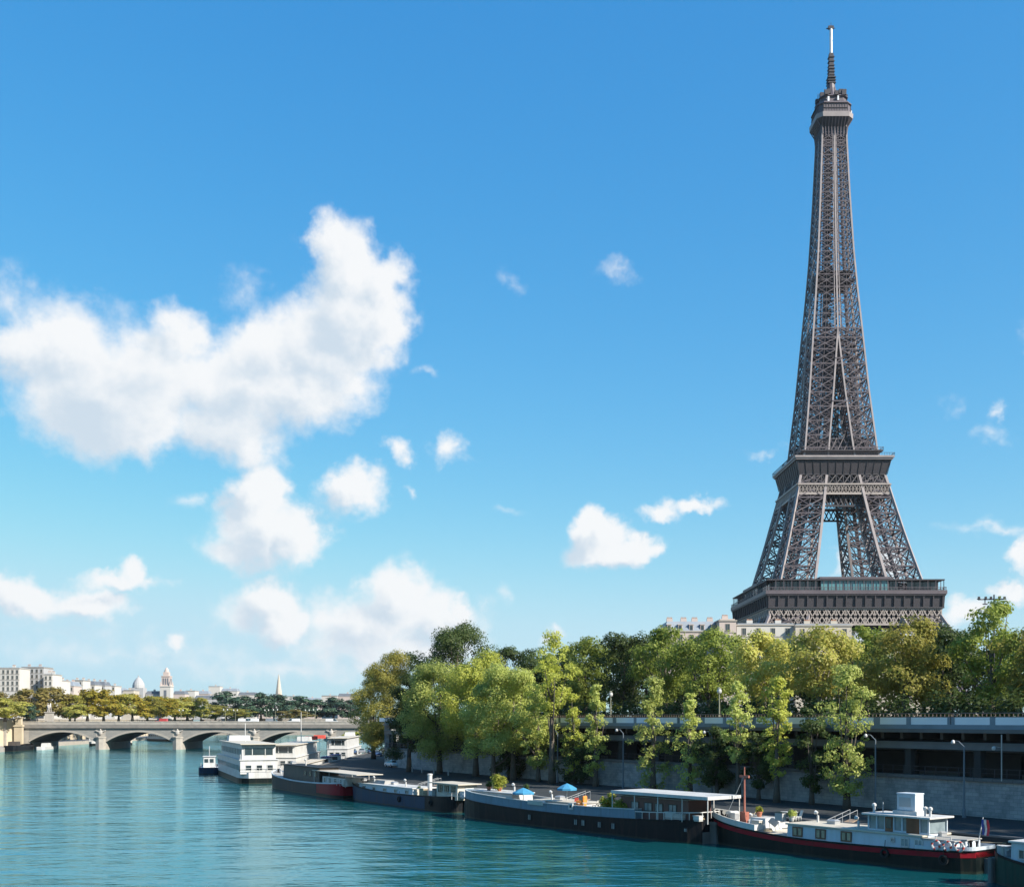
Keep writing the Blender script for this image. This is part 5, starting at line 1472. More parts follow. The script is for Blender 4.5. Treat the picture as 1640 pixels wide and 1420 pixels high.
# mast, flag, gear
xm = b1.at(1190, 2.3)
ms = MB(); ms.tube([(xm,0,dk(.85)),(xm,0,5.6),(xm,0,7.7)], [.12,.10,.06], 10); m_ = ms.build("mast", M['mast_red'], b1.root)
MB().beam((xm-.6,.0,6.75),(xm+.6,0,6.75),.16,.24).build("crosstree", M['mast_red'], m_); mb = MB(); mb.box(xm-.35,xm+.35,-.3,.3,dk(.85)-.1,dk(.85)+1.1); mb.build("mast_foot", M['mast_red'], m_)
for y in (-1.6,1.6): MB().beam((xm+1.2,y,2.4),(xm,0,6.9),.035).build("stay", M['steel'], m_)
xf = -b1.L/2 + .7
fp = MB(); fp.beam((xf,0,1.9),(xf-.5,0,4.5),.06); fo = fp.build("flagstaff", M['white'], b1.root)
fl_ = MB()
for i in range(3):
    for j in range(4):
        x_, x2 = xf-.40-.30*i, xf-.40-.30*(i+1); za, zb = 4.35-.32*j, 4.35-.32*(j+1); w1_, w2_ = .09*math.sin(j*1.3+i), .09*math.sin((j+1)*1.3+i)
        fl_.face([(x_,w1_+.5*i*.3,za),(x2,w1_+.5*(i+1)*.3,za),(x2,w2_+.5*(i+1)*.3,zb),(x_,w2_+.5*i*.3,zb)], i)
fl_.build("flag", [M['flag_blue'], M['white'], M['flag_red']], fo)
for k_ in (.03,.062,.094): b1.ring(-b1.L/2 + b1.L*k_, b1.half(k_)+.08, 2.2, .36)
b1.railing(-b1.L/2 + b1.L*.06, -b1.L/2 + b1.L*.2, hb*.8, 1.9, .95)
for p in (1418,1512): b1.fender(b1.at(p,0), 1.05)
MB().frustum(-b1.L/2-.5,-b1.L/2+.3,-.16,.16,-.5,-b1.L/2-.35,-b1.L/2+.3,-.14,.14,1.2).build("rudder", M['concrete'], b1.root)
mb = MB(); xk = b1.at(1172,2.4); mb.box(xk-.5,xk+.5,-.9,.9,dk(.9)-.1,dk(.9)+.35); mb.tube([(xk,-.7,dk(.9)+.6),(xk,.7,dk(.9)+.6)],.3,12); mb.build("windlass", M['white'], b1.root)
xh = b1.at(1222,2.2); MB().frustum(xh-1.1,xh+1.1,-1.2,1.2,1.7,xh-.9,xh+.9,-1.0,1.0,2.9).build("forward_hatch", M['white'], b1.root)
# things standing on it
locker("dark grey deck box on the cabin roof of the red striped barge", b1.w(b1.at(1250,1.6),1.6,2.81), .9,.6,.75, M['facade_grey'], M['glass_dark'], b1.rz)
locker("cream deck box on the foredeck right of the rust red mast", b1.w(b1.at(1213,1.2),1.2,1.95), .9,.6,.7, M['cream'], M['white'], b1.rz)
locker("grey deck box in the bow of the red striped barge", b1.w(b1.at(1176,1.7),1.7,2.5), .7,.6,.6, M['steel'], M['white'], b1.rz)
pot_plant("yellow green pot plant right of the rust red mast", b1.w(b1.at(1216,2.6),2.6,2.9), .4,.8, group="pot plants on the barges")
pot_plant("pale leafy pot plant at the front of the cabin roof", b1.w(b1.at(1268,2.0),2.0,2.81), .45,.6, M['leaf_light'], M['white'], group="pot plants on the barges")
deck_chair("white deck chair on the cabin roof beside the pale leafy plant", b1.w(b1.at(1277,2.6),2.6,2.81), b1.rz+1.2, M['white'], "chairs on the barges")
deck_table("white table on the cabin roof of the red striped barge", b1.w(b1.at(1264,3.2),3.2,2.81))

# ---- big black barge with blue bulwark and long awning
b2 = Boat("awning_barge", "long black barge with slate blue bulwark and a long white awning over its stern deck", (20.0,113.5), (-5.8,146), 5.2, "barge", BG)
b2.bow = .84
dk = sheer(1.75, .75, .6); hb = b2.B/2
b2.band("hull", M['hull_black'], const(-.6), dk, 0, flare=.06)
b2.band("rubbing_strake", M['hull_black'], plus(dk,-.12), plus(dk,.06), .06, thick=.1)
b2.band("blue_bulwark", M['bulwark_blue'], plus(dk,.04), plus(dk,1.0), -.04, deck=plus(dk,.12), deckm=M['deck_grey'], thick=.14, t0=.20, t1=.985)
b2.band("coaming", M['white'], plus(dk,1.0), plus(dk,1.10), .02, thick=.22, t0=.20, t1=.985)
b2.windows([b2.at(p,0) for p in (848,922,934,960,982)], hb+.01, .72, .46,.58, M['pane_grey'], M['hull_black'])
b2.windows([b2.at(p,0) for p in (975+120,)], hb*.9, 1.2, .3,.3, M['white'], M['hull_black'])
x0, x1 = b2.at(1108,1.6), b2.at(1000,1.6)
c = b2.cabin(x0, x1, -hb+.7, hb-1.1, 1.8, 4.2, M['cabin_red'], "stern_cabin")
b2.windows([x0+(x1-x0)*q for q in (.22,.42,.58,.78)], hb-1.08, 2.9, 1.0,.75, M['pane_grey'], M['cabin_brown'], c)
b2.roof(x0, x1, -hb+.7, hb-1.1, 4.2, M['deck_grey'], .1, .1, c)
ax0, ax1 = b2.at(1139,.6), b2.at(984,.6)
aw = MB(); aw.box(ax0,ax1,-hb+.2,hb-.1,4.72,4.80); aw.box(ax0,ax1,hb-.14,hb-.06,4.5,4.82); aw.box(ax0,ax1,-hb+.16,-hb+.24,4.5,4.82); aw.box(ax0-.04,ax0+.04,-hb+.2,hb-.1,4.5,4.82)
aw_ = aw.build("awning", M['white'], b2.root)
for q in (0,.25,.5,.75,1):
    for y in (-hb+.3, hb-.2):
        x = ax0+.1+(ax1-ax0-.2)*q; MB().beam((x,y,dk(.1)),(x,y,4.74),.08).build("awning_post", M['white'], aw_)
rm = MB()                                                       # white rowing boat shaped locker on the stern
b2.band("stern_rail", M['white'], plus(dk,.75), plus(dk,.84), -.1, thick=.08, t0=0.0, t1=.2)
mb = MB()
for k in range(9):
    t = .2*k/8; x = -b2.L/2+b2.L*t
    for sg in (-1,1): mb.beam((x,sg*(b2.half(t)-.12),dk(t)),(x,sg*(b2.half(t)-.12),dk(t)+.8),.06)
mb.build("rail_post", M['white'], b2.root)
xt = -b2.L/2
MB().frustum(xt-1.0,xt+.1,-.3,.3,-.5,xt-.7,xt+.1,-.22,.22,2.0).box(xt-.9,xt+.2,-.35,.35,1.9,2.15).build("rudder", M['concrete'], b2.root)
mb = MB(); mb.box(xt-.05,xt+.35,-1.3,1.3,-.4,1.15); mb.build("stern_plate", M['concrete'], b2.root)
sk = MB()                                                       # white dinghy hung along the bulwark
xs = b2.at(860,.2)
for i in range(10):
    t0_, t1_ = i/10, (i+1)/10
    def ds(t): return .62*math.sin(math.pi*min(1,.15+t*.85))**.6
    for sg in (-1,1):
        sk.face([(xs-1.5+3*t0_,hb+.0+sg*ds(t0_)*.6,3.0),(xs-1.5+3*t1_,hb+.0+sg*ds(t1_)*.6,3.0),(xs-1.5+3*t1_,hb+.0+sg*ds(t1_)*.3,2.5),(xs-1.5+3*t0_,hb+sg*ds(t0_)*.3,2.5)])
    sk.face([(xs-1.5+3*t0_,hb-ds(t0_)*.3,2.5),(xs-1.5+3*t1_,hb-ds(t1_)*.3,2.5),(xs-1.5+3*t1_,hb+ds(t1_)*.3,2.5),(xs-1.5+3*t0_,hb+ds(t0_)*.3,2.5)])
o = sk.build("dinghy", M['white'], None); o.location = b2.root.location; o.rotation_euler = b2.root.rotation_euler; tag(o, "small white dinghy slung on the bulwark of the black barge", "dinghy")
xs = b2.at(792,1.6)
b2.cabin(xs-4.4, xs+4.2, -hb+1.0, hb-.9, 1.9, 3.4, M['white'], "bow_cabin", .1); b2.roof(xs-4.4,xs+4.2,-hb+1.0,hb-.9,3.4,M['white'],.12,.15)
xs = b2.at(905,1.6); b2.cabin(xs-3.2, xs+4.6, -hb+.9, hb-.8, 1.9, 2.95, M['white'], "hatch", .1); b2.roof(xs-3.2,xs+4.6,-hb+.9,hb-.8,2.95,M['cream'],.1,.12)
lm_ = MB(); lm_.box(b2.at(915,.0)-.35,b2.at(915,.0)+.35,hb+.0,hb+.14,2.35,3.05); l_ = lm_.build("life_buoy_box", M['white'], b2.root); MB().box(b2.at(915,0)-.14,b2.at(915,0)+.14,hb+.14,hb+.16,2.55,2.85).build("round_mark", M['hull_black'], l_)
GP = "pot plants on the barges"
parasol("blue parasol low over the white dinghy", b2.w(b2.at(838,1.4),1.4,2.4), 1.3, 1.75, M['blue_cloth'], group="blue parasols on the black barge")
parasol("blue parasol on a white pole in the middle of the black barge", b2.w(b2.at(908,1.8),1.8,2.9), 1.2, 2.1, M['blue_cloth'], group="blue parasols on the black barge")
pot_plant("large olive green shrub in a pot on the bow cabin of the black barge", b2.w(b2.at(800,2.2),2.2,3.5), 1.1,1.6, group=GP)
pot_plant("reddish pot with a small plant left of the large olive shrub", b2.w(b2.at(783,2.0),2.0,3.5), .4,.7, M['plant_dark'], group=GP)
pot_plant("pink pot with sparse leaves behind the low blue parasol", b2.w(b2.at(843,3.6),3.6,3.0), .4,1.3, M['plant_dark'], group=GP)
for i, (p, off, lab, h) in enumerate(((968,1.2,"yellow bush leftmost under the awning of the black barge",1.5),(980,1.6,"tall yellow bush against the awning end",2.2),(992,1.0,"yellow green bush below the awning",1.4),(1003,1.3,"small yellow green bush at the cabin corner",1.0))):
    pot_plant(lab, b2.w(b2.at(p,off),off,2.0), .75,h, group=GP, trough=1.4, name="planter_bush", pot=M['cabin_brown'])
o = thing("covered_armchair", "orange cloth covered armchair on the deck of the black barge", "armchair", b2.w(b2.at(931,1.3),1.3,2.5), b2.rz+.5)
MB().box(-.5,.5,-.5,.5,0,.6).build("seat", M['orange_cloth'], o, bevel=.12); MB().box(-.55,-.25,-.55,.55,.45,1.35).build("backrest", M['orange_cloth'], o, bevel=.14)
for y in (-.5,.38): MB().box(-.45,.45,y,y+.14,.5,.85).build("armrest", M['orange_cloth'], o, bevel=.05)
deck_chair("dark red deck chair just left of the orange armchair", b2.w(b2.at(921,1.7),1.7,2.5), b2.rz+2, M['red_cloth'], "chairs on the barges")
deck_table("cream table right of the orange armchair", b2.w(b2.at(946,1.2),1.2,2.4), M['cream'], 1.8)
deck_chair("white deck chair at the cream table on the black barge", b2.w(b2.at(954,2.0),2.0,2.4), b2.rz, M['white'], "chairs on the barges")
locker("white deck box under the awning beside the stern", b2.w(b2.at(1075,1.0),1.0,2.2), 1.1,.7,.7, M['white'], M['white'], b2.rz)
locker("yellow crate on the stern locker of the black barge", b2.w(b2.at(1100,1.6),1.6,3.0), .7,.5,.6, M['plant'], M['cream'], b2.rz)
for p in (1083,1092,1118): locker("white rope box on the stern deck of the black barge, %s" % {1083:"nearest the cabin",1092:"between the other two",1118:"furthest aft"}[p], b2.w(b2.at(p,1.0),1.0,2.25), .8,.6,.5, M['white'], M['white'], b2.rz, "white boxes on the stern deck")
bicycle("dark bicycle leaning on the cabin of the black barge", b2.w(b2.at(1020,1.0),1.0,1.9), b2.rz, M['hull_black'])

# ---- blue barge
b3 = Boat("blue_barge", "navy blue barge with long white deck roof and cream awning over its black stern", (-6.2,150), (-24.5,177), 4.9, "barge", BG)
dk = sheer(1.75, .9, .35); hb = b3.B/2
b3.band("hull", M['hull_blue'], const(-.6), dk, 0, flare=.08, t0=.16, t1=1.0)
b3.band("stern_hull", M['hull_black'], const(-.6), plus(dk,.02), .02, flare=.08, t0=0, t1=.2)
b3.band("gunwale", M['hull_black'], plus(dk,-.05), plus(dk,.12), .04, thick=.14, deck=plus(dk,-.04), deckm=M['deck_grey'])
xa, xb = b3.at(664,.8), b3.at(578,.8)
c = b3.cabin(xa,xb,-hb+.6,hb-.5,1.7,2.65,M['white_blue'],"deck_house",.04); b3.roof(xa,xb,-hb+.6,hb-.5,2.65,M['white'],.14,.16)
b3.windows([xa+(xb-xa)*q for q in (.1,.3,.5,.7,.9)], hb-.48, 1.95, .8,.4, M['glass_dark'], M['white'], c)
xw = b3.at(612,2.2); b3.cabin(xw-2.2,xw+3.4,-hb+1.4,hb-1.4,2.78,3.3,M['deck_grey'],"skylight",.3)
wx0, wx1 = b3.at(738,1.4), b3.at(704,1.4)
c = b3.cabin(wx0,wx1,-hb+.9,hb-.9,1.7,3.7,M['cream'],"wheelhouse",.03); b3.roof(wx0-.3,wx1+1.2,-hb+.9,hb-.9,3.72,M['cream'],.14,.3,c)
b3.windows([wx0+(wx1-wx0)*q for q in (.2,.5,.8)], hb-.88, 2.7,.9,.75, M['glass_dark'], M['cabin_brown'], c)
b3.cabin(b3.at(704,1.4),b3.at(694,1.4),-hb+1.2,hb-1.2,1.7,2.9,M['cabin_brown'],"companionway")
x = b3.at(687,2.0); MB().lathe((x,.3,0), [(.32,1.8),(.32,4.6),(.38,4.62),(.38,4.8),(.2,4.85)], 12).build("funnel", M['white'], b3.root)
b3.railing(b3.at(742,.4), b3.at(708,.4), hb*.86, 1.85, .9)
MB().frustum(-b3.L/2-.7,-b3.L/2+.2,-.2,.2,-.5,-b3.L/2-.5,-b3.L/2+.2,-.16,.16,1.8).build("rudder", M['concrete'], b3.root)
for p in (640,690): b3.fender(b3.at(p,0), 1.1)
for i, (p, off, lab) in enumerate(((668,1.2,"cream"),(678,1.0,"tan"))):
    locker("%s crate on the deck of the navy barge left of its white funnel" % lab, b3.w(b3.at(p,off),off,1.8), 1.2,.7,.8+.2*i, M['cream' if i == 0 else 'curtain'], M['cream'], b3.rz)
locker("white box by the white funnel of the navy barge", b3.w(b3.at(692,.9),.9,1.8), .9,.6,.8, M['white'], M['white'], b3.rz)
pot_plant("small green pot plant on the navy barge beside the tan crate", b3.w(b3.at(672,1.9),1.9,1.9), .45,.7, M['plant_dark'], group=GP)
locker("pale blue white gear box at the stern of the navy barge", b3.w(b3.at(744,1.6),1.6,2.0), 1.1,.8,.9, M['white_blue'], M['white'], b3.rz)

# ---- dark barge with red stern and brown cabin
b4 = Boat("brown_cabin_barge", "dark barge with a red stern, brown black cabin and a pale awning over its wheelhouse", (-25,176), (-43.5,208), 4.9, "barge", BG)
dk = sheer(1.9, 1.0, .5); hb = b4.B/2
b4.band("hull", M['hull_slate'], const(-.6), dk, 0, flare=.08, t0=.2, t1=1.0); b4.band("stern_hull", M['hull_red'], const(.5), dk, .02, t0=0, t1=.24, flare=.08)
b4.band("stern_waterline", M['hull_black'], const(-.6), const(.55), .03, t0=0, t1=.24, flare=.08)
b4.band("gunwale", M['white_blue'], plus(dk,-.02), plus(dk,.18), .05, thick=.16, deck=plus(dk,-.02), deckm=M['deck_grey'])
xa, xb = b4.at(514,1.0), b4.at(456,1.0)
c = b4.cabin(xa,xb,-hb+.7,hb-.7,1.9,4.4,M['cabin_brown'],"brown_cabin",.1); b4.roof(xa,xb,-hb+.7,hb-.7,4.4,M['hull_black'],.14,.15,c)
b4.windows([xa+(xb-xa)*q for q in (.1,.24,.38)], hb-.72, 3.0,.9,.7, M['glass_dark'], M['cabin_red'], c)
wx0, wx1 = b4.at(556,1.4), b4.at(520,1.4)
c = b4.cabin(wx0,wx1,-hb+1.0,hb-1.0,2.0,3.2,M['white'],"wheelhouse",.03)
b4.windows([wx0+(wx1-wx0)*q for q in (.15,.4,.65,.88)], hb-.98, 2.3,.8,.7, M['glass_dark'], M['white'], c)
aw = MB(); aw.box(b4.at(576,.8),b4.at(504,.8),-hb+.3,hb-.3,4.0,4.1); aw_ = aw.build("awning", M['cream'], b4.root)
for q in (506,530,556):
    for y in (-hb+.5,hb-.5): MB().beam((b4.at(q,.8),y,1.9),(b4.at(q,.8),y,4.02),.07).build("awning_post", M['white'], aw_)
b4.railing(b4.at(556,.3), b4.at(530,.3), hb*.9, 2.1, .8)
locker("white box at the red stern of the dark barge", b4.w(b4.at(552,1.2),1.2,2.1), 1.0,.7,.8, M['white'], M['white'], b4.rz)

# ---- green boat cut off at the right edge
b0 = Boat("green_barge", "green hulled boat with a pale blue white cabin cut off at the right edge", (52.3,64.2), (36.9,86.4), 4.6, "barge", BG)
dk = sheer(1.35, .9, .4); hb = b0.B/2
b0.band("hull", M['hull_deep'], const(-.6), dk, 0, flare=.10); b0.band("gunwale", M['hull_black'], plus(dk,-.04), plus(dk,.14), .04, thick=.14, deck=plus(dk,-.02), deckm=M['deck_grey'])
xb = b0.at(1620,1.15); c = b0.cabin(xb-9,xb,-1.25,1.25,1.6,3.3,M['white_blue'],"cabin",.04); b0.roof(xb-9,xb,-1.25,1.25,3.3,M['white'],.14,.14)
b0.windows([xb-1.1,xb-3.0,xb-5.0], 1.27, 2.2,.8,.6, M['glass_dark'], M['white'], c)
mb = MB()
for x, y in ((b0.L/2-.3,0),(b0.L/2-1.2,.9),(b0.L/2-1.2,-.9)): mb.tube([(x,y,1.6),(x,y,2.9)],.13,8)
mb.tube([(b0.L/2-1.6,-.9,2.7),(b0.L/2-1.6,.9,2.7)],.1,8); mb.tube([(b0.L/2-2.4,-.7,2.3),(b0.L/2-2.4,.7,2.3)],.28,10); mb.build("windlass", M['deck_grey'], b0.root)
mb = MB()
for y in (-.5,.0,.5): mb.tube([(b0.L/2+.05,y,-.3),(b0.L/2+.05,y,1.9)],.2,8)
mb.build("bow_fender", M['concrete'], b0.root)
locker("dark grey gear chest on the bow of the green boat", b0.w(b0.at(1609,2.3),2.3,2.0), .8,.7,.8, M['facade_grey'], M['white'], b0.rz)

# ---- white passenger ship
def passenger(name, label, A, F, B, h1, h2, masts=(), group=None, m=M['white'], blue=False):
    s = Boat(name, label, A, F, B, "passenger boat", group); s.bow = .80; hb = B/2; Lh = s.L/2
    dk = sheer(1.9, .5, .0)
    s.band("hull", M['hull_blue'] if blue else M['hull_green'], const(-.6), const(1.1), 0); s.band("topside", m, const(1.1), plus(dk,.3), .02, deck=plus(dk,.0), deckm=M['white_blue'], thick=.1)
    x0, x1 = -Lh+.4, Lh*.72
    c = s.cabin(x0,x1,-hb+.25,hb-.1,1.9,h1,m,"lower_saloon"); n = max(4, int((x1-x0)/2.3))
    s.windows([x0+(x1-x0)*(i+.5)/n for i in range(n)], hb-.08, 2.6,1.5,.9, M['glass_dark'], m, c)
    s.roof(x0,x1,-hb+.25,hb-.1,h1,m,.16,.2,c)
    # stern windows (the end turned to the viewer)
    for y in (-hb*.55, 0, hb*.55):
        f = MB(); f.box(x0-.06,x0+.02,y-.62,y+.62,2.55,3.65,0); f.box(x0-.08,x0-.05,y-.5,y+.5,2.65,3.55,1); f.build("stern_window", [m, M['glass_dark']], c)
    if h2:
        x2, x3 = -Lh+1.2, Lh*.55
        u = s.cabin(x2,x3,-hb+.5,hb-.5,h1+.16,h2,m,"upper_saloon"); n = max(4, int((x3-x2)/2.5))
        s.windows([x2+(x3-x2)*(i+.5)/n for i in range(n)], hb-.48, h1+1.0,1.6,1.1, M['glass_dark'], m, u)
        w_ = MB(); w_.box(x2-.05,x2+.02,-hb+1.0,hb-1.0,h1+1.0,h1+2.3,1)
        for y in (-hb+1.0,-hb*.33,hb*.33,hb-1.0): w_.box(x2-.08,x2+.02,y-.06,y+.06,h1+1.0,h1+2.3,0)
        w_.build("stern_glazing", [m, M['glass_dark']], u)
        s.roof(x2-.8,x3+1,-hb+.4,hb-.4,h2,M['cream'],.18,.3,u,"canopy_roof")
        s.cabin(Lh*.3,Lh*.48,-hb+1.4,hb-1.4,h2+.2,h2+1.3,m,"bridge_house",.15)
        s.railing(-Lh+.3, -Lh+2.6, hb-.2, h1+.16, 1.0, m, .8)
    else: s.railing(x0,x1,hb-.3,h1+.16,.95,m,2.0); s.railing(x0,x1,-hb+.4,h1+.16,.95,m,2.0)
    mb = MB()
    for y in (-hb+.3,-hb*.4,0,hb*.4,hb-.3): mb.beam((-Lh+.1,y,1.9),(-Lh+.1,y,3.0),.05)
    mb.beam((-Lh+.1,-hb+.3,3.0),(-Lh+.1,hb-.3,3.0),.06); mb.beam((-Lh+.1,-hb+.3,2.5),(-Lh+.1,hb-.3,2.5),.04); mb.build("stern_rail", m, s.root)
    for (x, h) in masts: MB().tube([(x,0,2),(x,0,h)],[.12,.07],8).build("flagpole", m, s.root)
    return s
PG = "white passenger boats beyond the barges"
s1 = passenger("passenger_ship", "big white two deck passenger ship moored before the bridge", (-48.2,216), (-64.5,259.5), 7.4, 4.5, 7.5, ((-2,11.5),), PG)
hb = s1.B/2
for x in (-s1.L/2+1.0,): MB().box(x-.3,x+.3,hb-.05,hb+.03,2.4,3.0).build("porthole", M['glass_dark'], s1.root)
s2 = passenger("tour_boat", "white tour boat with red striped life rafts behind the big passenger ship", (-48.3,238), (-51.2,290), 6.0, 4.2, 6.8, ((4,14.0),), PG)
for i, x in enumerate((-16,-12.5)):
    MB().box(s2.at(492+14*i,2)-1.0,s2.at(492+14*i,2)+1.0,-1.5,1.5,7.1,8.0).build("red_raft", M['red_cloth'], s2.root)
s3 = passenger("tour_boat", "white tour boat farthest up the quay beside the yellow bushes", (-46.0,298), (-48.0,345), 5.6, 4.4, 7.2, (), PG)
s4 = passenger("tour_boat", "long low white tour boat crossing under the middle arch", (-178,612), (-206,640), 5.5, 4.0, None, (), "white boats seen through the arches")
s5 = passenger("tour_boat", "white tour boat seen through the leftmost arch", (-190,515), (-201,545), 5.0, 4.2, None, (), "white boats seen through the arches")
s6 = passenger("tour_boat", "pale cream boat behind the first pier of the bridge", (-180,530), (-198,560), 5.0, 4.6, None, (), "white boats seen through the arches", M['cream'])
o = thing("work_boat", "small navy hulled work boat with white wheelhouse left of the passenger ship", "work boat", (-72.5,258,0), 1.75)
class _B(Boat): pass
wb = Boat("work_boat_hull", None, (-68.2,254), (-70.6,265), 4.4); bpy.data.objects.remove(wb.root); wb.root = o; o.location = (-69.4,259.5,0); o.rotation_euler = (0,0,wb.rz)
wb.band("hull", M['hull_blue'], const(-.5), sheer(1.4,.6,.1), 0, deck=const(1.3), deckm=M['white_blue'], flare=.08)
c = wb.cabin(-2.2,1.2,-1.3,1.3,1.3,3.8,M['white'],"wheelhouse",.08); wb.windows([-1.4,0.4], 1.27, 2.6,.8,.7, M['glass_dark'], M['white'], c); wb.roof(-2.2,1.2,-1.3,1.3,3.8,M['white'],.12,.15,c)
for y in (-.6,.6): MB().box(-2.24,-2.18,y-.4,y+.4,2.5,3.3).build("stern_window", M['glass_dark'], c)
wb.railing(-5,-2.4,1.7,1.3,1.1); wb.railing(-5,-2.4,-1.7,1.3,1.1); MB().tube([(-1,0,3.8),(-1,0,6.2)],.06,6).build("mast", M['white'], o)
bL = Boat("cargo_barge", "small black barge moored under the cream embankment at the left", (-189,425), (-192.5,452), 5.0, "barge", "boats along the left bank")
bL.band("hull", M['hull_black'], const(-.6), sheer(2.0,.6,.3), 0, deck=const(1.7), deckm=M['deck_grey'], flare=.05); c = bL.cabin(-10,-5,-1.6,1.6,1.8,3.7,M['cabin_brown'],"wheelhouse",.08); bL.windows([-8.6,-6.6],1.56,2.7,.9,.6,M['glass_dark'],M['white'],c)
for i, (A, F, lab) in enumerate((((-186.5,446),(-190,470),"low white motor boat beside the left bridge pylon"),((-190.5,405),(-193,422),"white motor boat at the very left edge of the river"))):
    m_ = Boat("motor_boat", lab, A, F, 3.6, "boat", "boats along the left bank"); m_.band("hull", M['white'], const(-.4), sheer(1.2,.5,.1), 0, deck=const(1.1), deckm=M['cream'], flare=.08)
    c = m_.cabin(-5,4,-1.2,1.2,1.1,2.6,M['white'],"cabin",.2); m_.windows([-3.5,-1.2,1.2],1.14,1.7,1.1,.5,M['glass_dark'],M['white'],c)
lp_ = Boat("landing_pontoon", "long low white landing pontoon with a flat roof against the quay before the tour boats", (-43.2,222), (-43.9,262), 3.2, "pontoon"); lp_.bow = .97
lp_.band("hull", M['white'], const(-.4), const(1.5), 0, deck=const(1.3), deckm=M['cream']); c = lp_.cabin(-18,14,-1.3,1.3,1.3,3.2,M['white'],"shelter"); lp_.windows([-16+3*i for i in range(10)], 1.32, 1.9,2.0,.8, M['pane_grey'], M['white'], c); lp_.roof(-18,14,-1.3,1.3,3.2,M['cream'],.16,.3,c)
MB().box(-18.06,-17.98,-.9,.9,1.7,2.9).build("end_window", M['glass_dark'], c); lp_.railing(-19.6,-18.2,1.4,1.3,1.0)
for A, F, lab in (((-44.3,266),(-44.6,277),"white cabin cruiser moored just beyond the landing pontoon"),((-44.5,281),(-44.9,293),"white cabin cruiser farther up the quay behind the first cruiser")):
    cc_ = Boat("cabin_cruiser", lab, A, F, 3.3, "motor boat", "cabin cruisers by the pontoon"); cc_.bow = .6
    cc_.band("hull", M['white'], const(-.4), sheer(1.5,.6,.2), 0, deck=sheer(1.3,.5,.1), deckm=M['cream'], flare=.1); k_ = cc_.cabin(-3.4,2.4,-1.2,1.2,1.3,3.3,M['white'],"cabin",.25); cc_.windows([-2.4,-.8,.9], 1.1, 2.2,1.1,.6, M['glass_dark'], M['white'], k_)
    MB().box(-3.3,-3.2,-.8,.8,2.1,2.9).build("end_window", M['glass_dark'], k_); cc_.roof(-3.2,2.0,-1.1,1.1,3.3,M['flag_blue'],.1,.1,k_)
# yellow bushes on the far quay beside the tour boats
for i, (px, lab) in enumerate(((556,"bright yellow green bush on the quay left of the parked cars"),(570,"yellow green bush on the quay right beside the first one"))):
    ptree("quay_bush", lab, px, 1172, 20, 1193, 335+6*i, QZ, 'round', L['plant'], M['bark'], "yellow bushes on the quay", n=26, leaf=.4)
# gangways from the quay to the barges
for bt, x, lab in ((b1,2,"steel gangway from the quay to the red striped barge"),(b2,4,"steel gangway from the quay to the black barge"),(b3,0,"steel gangway from the quay to the navy barge")):
    a = Vector(bt.w(x,bt.B-.2,2.0)); b_ = Vector(bt.w(x,bt.B+3.2,QZ+.3)); t = thing("gangway", lab, "gangway", tuple(a), 0, "gangways to the barges")
    d = b_-a; MB().beam((0,0,0),tuple(d),.9,.08).build("walkway", M['deck_wood'], t)
    n_ = bt.d*.42; h = MB()
    for sg in (-1,1):
        h.beam(n_*sg+Vector((0,0,.95)), d+n_*sg+Vector((0,0,.95)), .05)
        for q in (0,.33,.66,1): h.beam(d*q+n_*sg, d*q+n_*sg+Vector((0,0,.95)), .04)
    h.build("handrail", M['steel'], t)

# mooring bollards, ventilators and rope coils fixed to the decks
def fit(bt, px, off, z, kind):
    x = bt.at(px, off); y = bt.B/2 - off; mb = MB()
    if kind == 'bollard':
        for dx in (-.28,.28): mb.lathe((x+dx,y,z),[(.11,0),(.11,.5),(.16,.52),(.16,.6),(.08,.64)],10)
        mb.box(x-.5,x+.5,y-.18,y+.18,z-.02,z+.05); mb.build("mooring_bollard", M['hull_black'], bt.root)
    elif kind == 'vent':
        mb.tube([(x,y,z),(x,y,z+.6),(x+.1,y,z+.85),(x+.32,y,z+.9)],[.11,.11,.15,.2],10); mb.build("ventilator", M['white'], bt.root)
    elif kind == 'coil':
        for k in range(3):
            for i in range(14):
                a, b = 2*math.pi*i/14, 2*math.pi*(i+1)/14; r = .42-.04*k
                mb.tube([(x+r*math.cos(a),y+r*math.sin(a),z+.06+.09*k),(x+r*math.cos(b),y+r*math.sin(b),z+.06+.09*k)],.05,5)
        mb.build("rope_coil", M['curtain'], bt.root)
    elif kind == 'hatch':
        mb.box(x-.45,x+.45,y-.4,y+.4,z,z+.3); mb.frustum(x-.5,x+.5,y-.45,y+.45,z+.3,x-.3,x+.3,y-.25,y+.25,z+.42); mb.build("hatch_cover", M['steel'], bt.root)
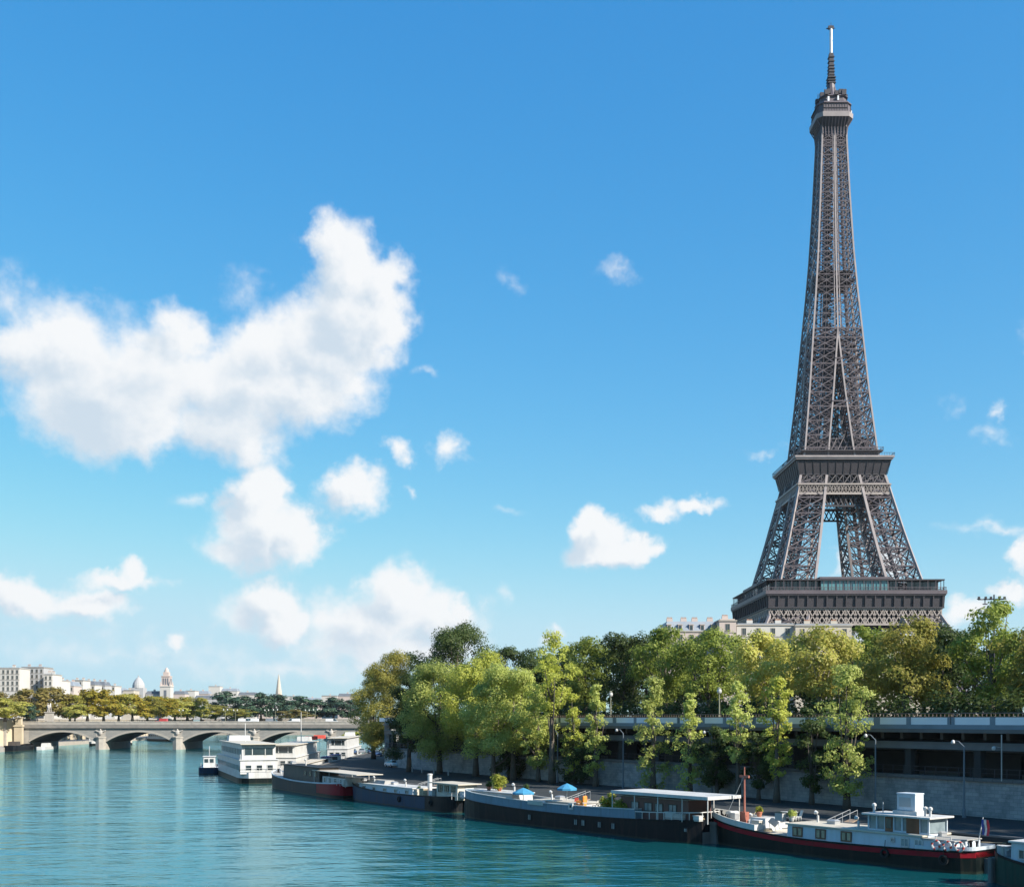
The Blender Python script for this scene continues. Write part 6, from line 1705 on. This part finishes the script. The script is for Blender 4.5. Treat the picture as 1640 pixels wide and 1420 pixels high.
for bt, ls in ((b1, ((1152,2.5,2.6,'bollard'),(1160,1.2,2.4,'bollard'),(1205,3.6,2.0,'vent'),(1230,1.0,1.75,'coil'),(1198,3.0,2.1,'hatch'),(1335,3.0,2.8,'hatch'),(1375,1.6,2.8,'vent'),(1310,3.4,2.8,'vent'),(1560,2.6,1.9,'bollard'),(1540,3.4,1.8,'coil'),(1505,3.0,2.6,'hatch'))),
               (b2, ((758,2.6,2.5,'bollard'),(766,1.6,2.4,'coil'),(772,3.2,2.4,'vent'),(873,3.4,2.0,'hatch'),(884,2.0,3.05,'vent'),(897,3.2,3.05,'hatch'),(940,3.6,2.0,'vent'),(1112,3.0,2.2,'bollard'),(1122,2.2,2.2,'coil'),(824,3.0,3.5,'vent'))),
               (b3, ((572,2.4,2.4,'bollard'),(600,1.6,2.8,'vent'),(632,2.6,2.8,'hatch'),(650,1.5,2.8,'vent'),(582,3.0,2.8,'hatch'),(682,3.2,1.8,'coil'),(742,3.2,1.95,'bollard'))),
               (b4, ((446,2.4,2.7,'bollard'),(450,1.6,2.5,'vent'),(470,2.4,4.54,'hatch'),(490,1.8,4.54,'vent'),(545,3.2,2.0,'coil'),(558,2.6,2.2,'bollard')))):
    for a in ls: fit(bt, *a)
# mooring lines from the barges to the quay
for bt, q in ((b1,.9),(b1,.06),(b2,.93),(b2,.05),(b3,.92),(b3,.06),(b4,.92),(b4,.08)):
    x = -bt.L/2 + bt.L*q; h = bt.half(q); sg = 1 if q > .5 else -1
    a = Vector((x,-h,2.2)); b_ = Vector((x + sg*2.5,-h-3.4-(bt.B/2-h),QZ+.2)); m_ = (a+b_)/2 - Vector((0,0,.35))
    MB().tube([a,m_,b_],.035,5).build("mooring_line", M['curtain'], bt.root)

# ------------------------------------------------------------------ thin summer haze over the far bank
hb_ = MB().box(-4100, 3100, -320, 6100, -2.0, 306)
haze = hb_.build("haze", [], None)
hm = bpy.data.materials.new("haze_air"); hm.use_nodes = True; hm.node_tree.nodes.clear()
ho = hm.node_tree.nodes.new('ShaderNodeOutputMaterial'); hv = hm.node_tree.nodes.new('ShaderNodeVolumePrincipled')
hv.inputs['Color'].default_value = (.86, .93, 1, 1); hv.inputs['Density'].default_value = .000028; hv.inputs['Anisotropy'].default_value = .2
hm.node_tree.links.new(hv.outputs[0], ho.inputs['Volume'])
haze.data.materials.append(hm); tag(haze, "thin pale haze in the air over the river", None, None, 'stuff')
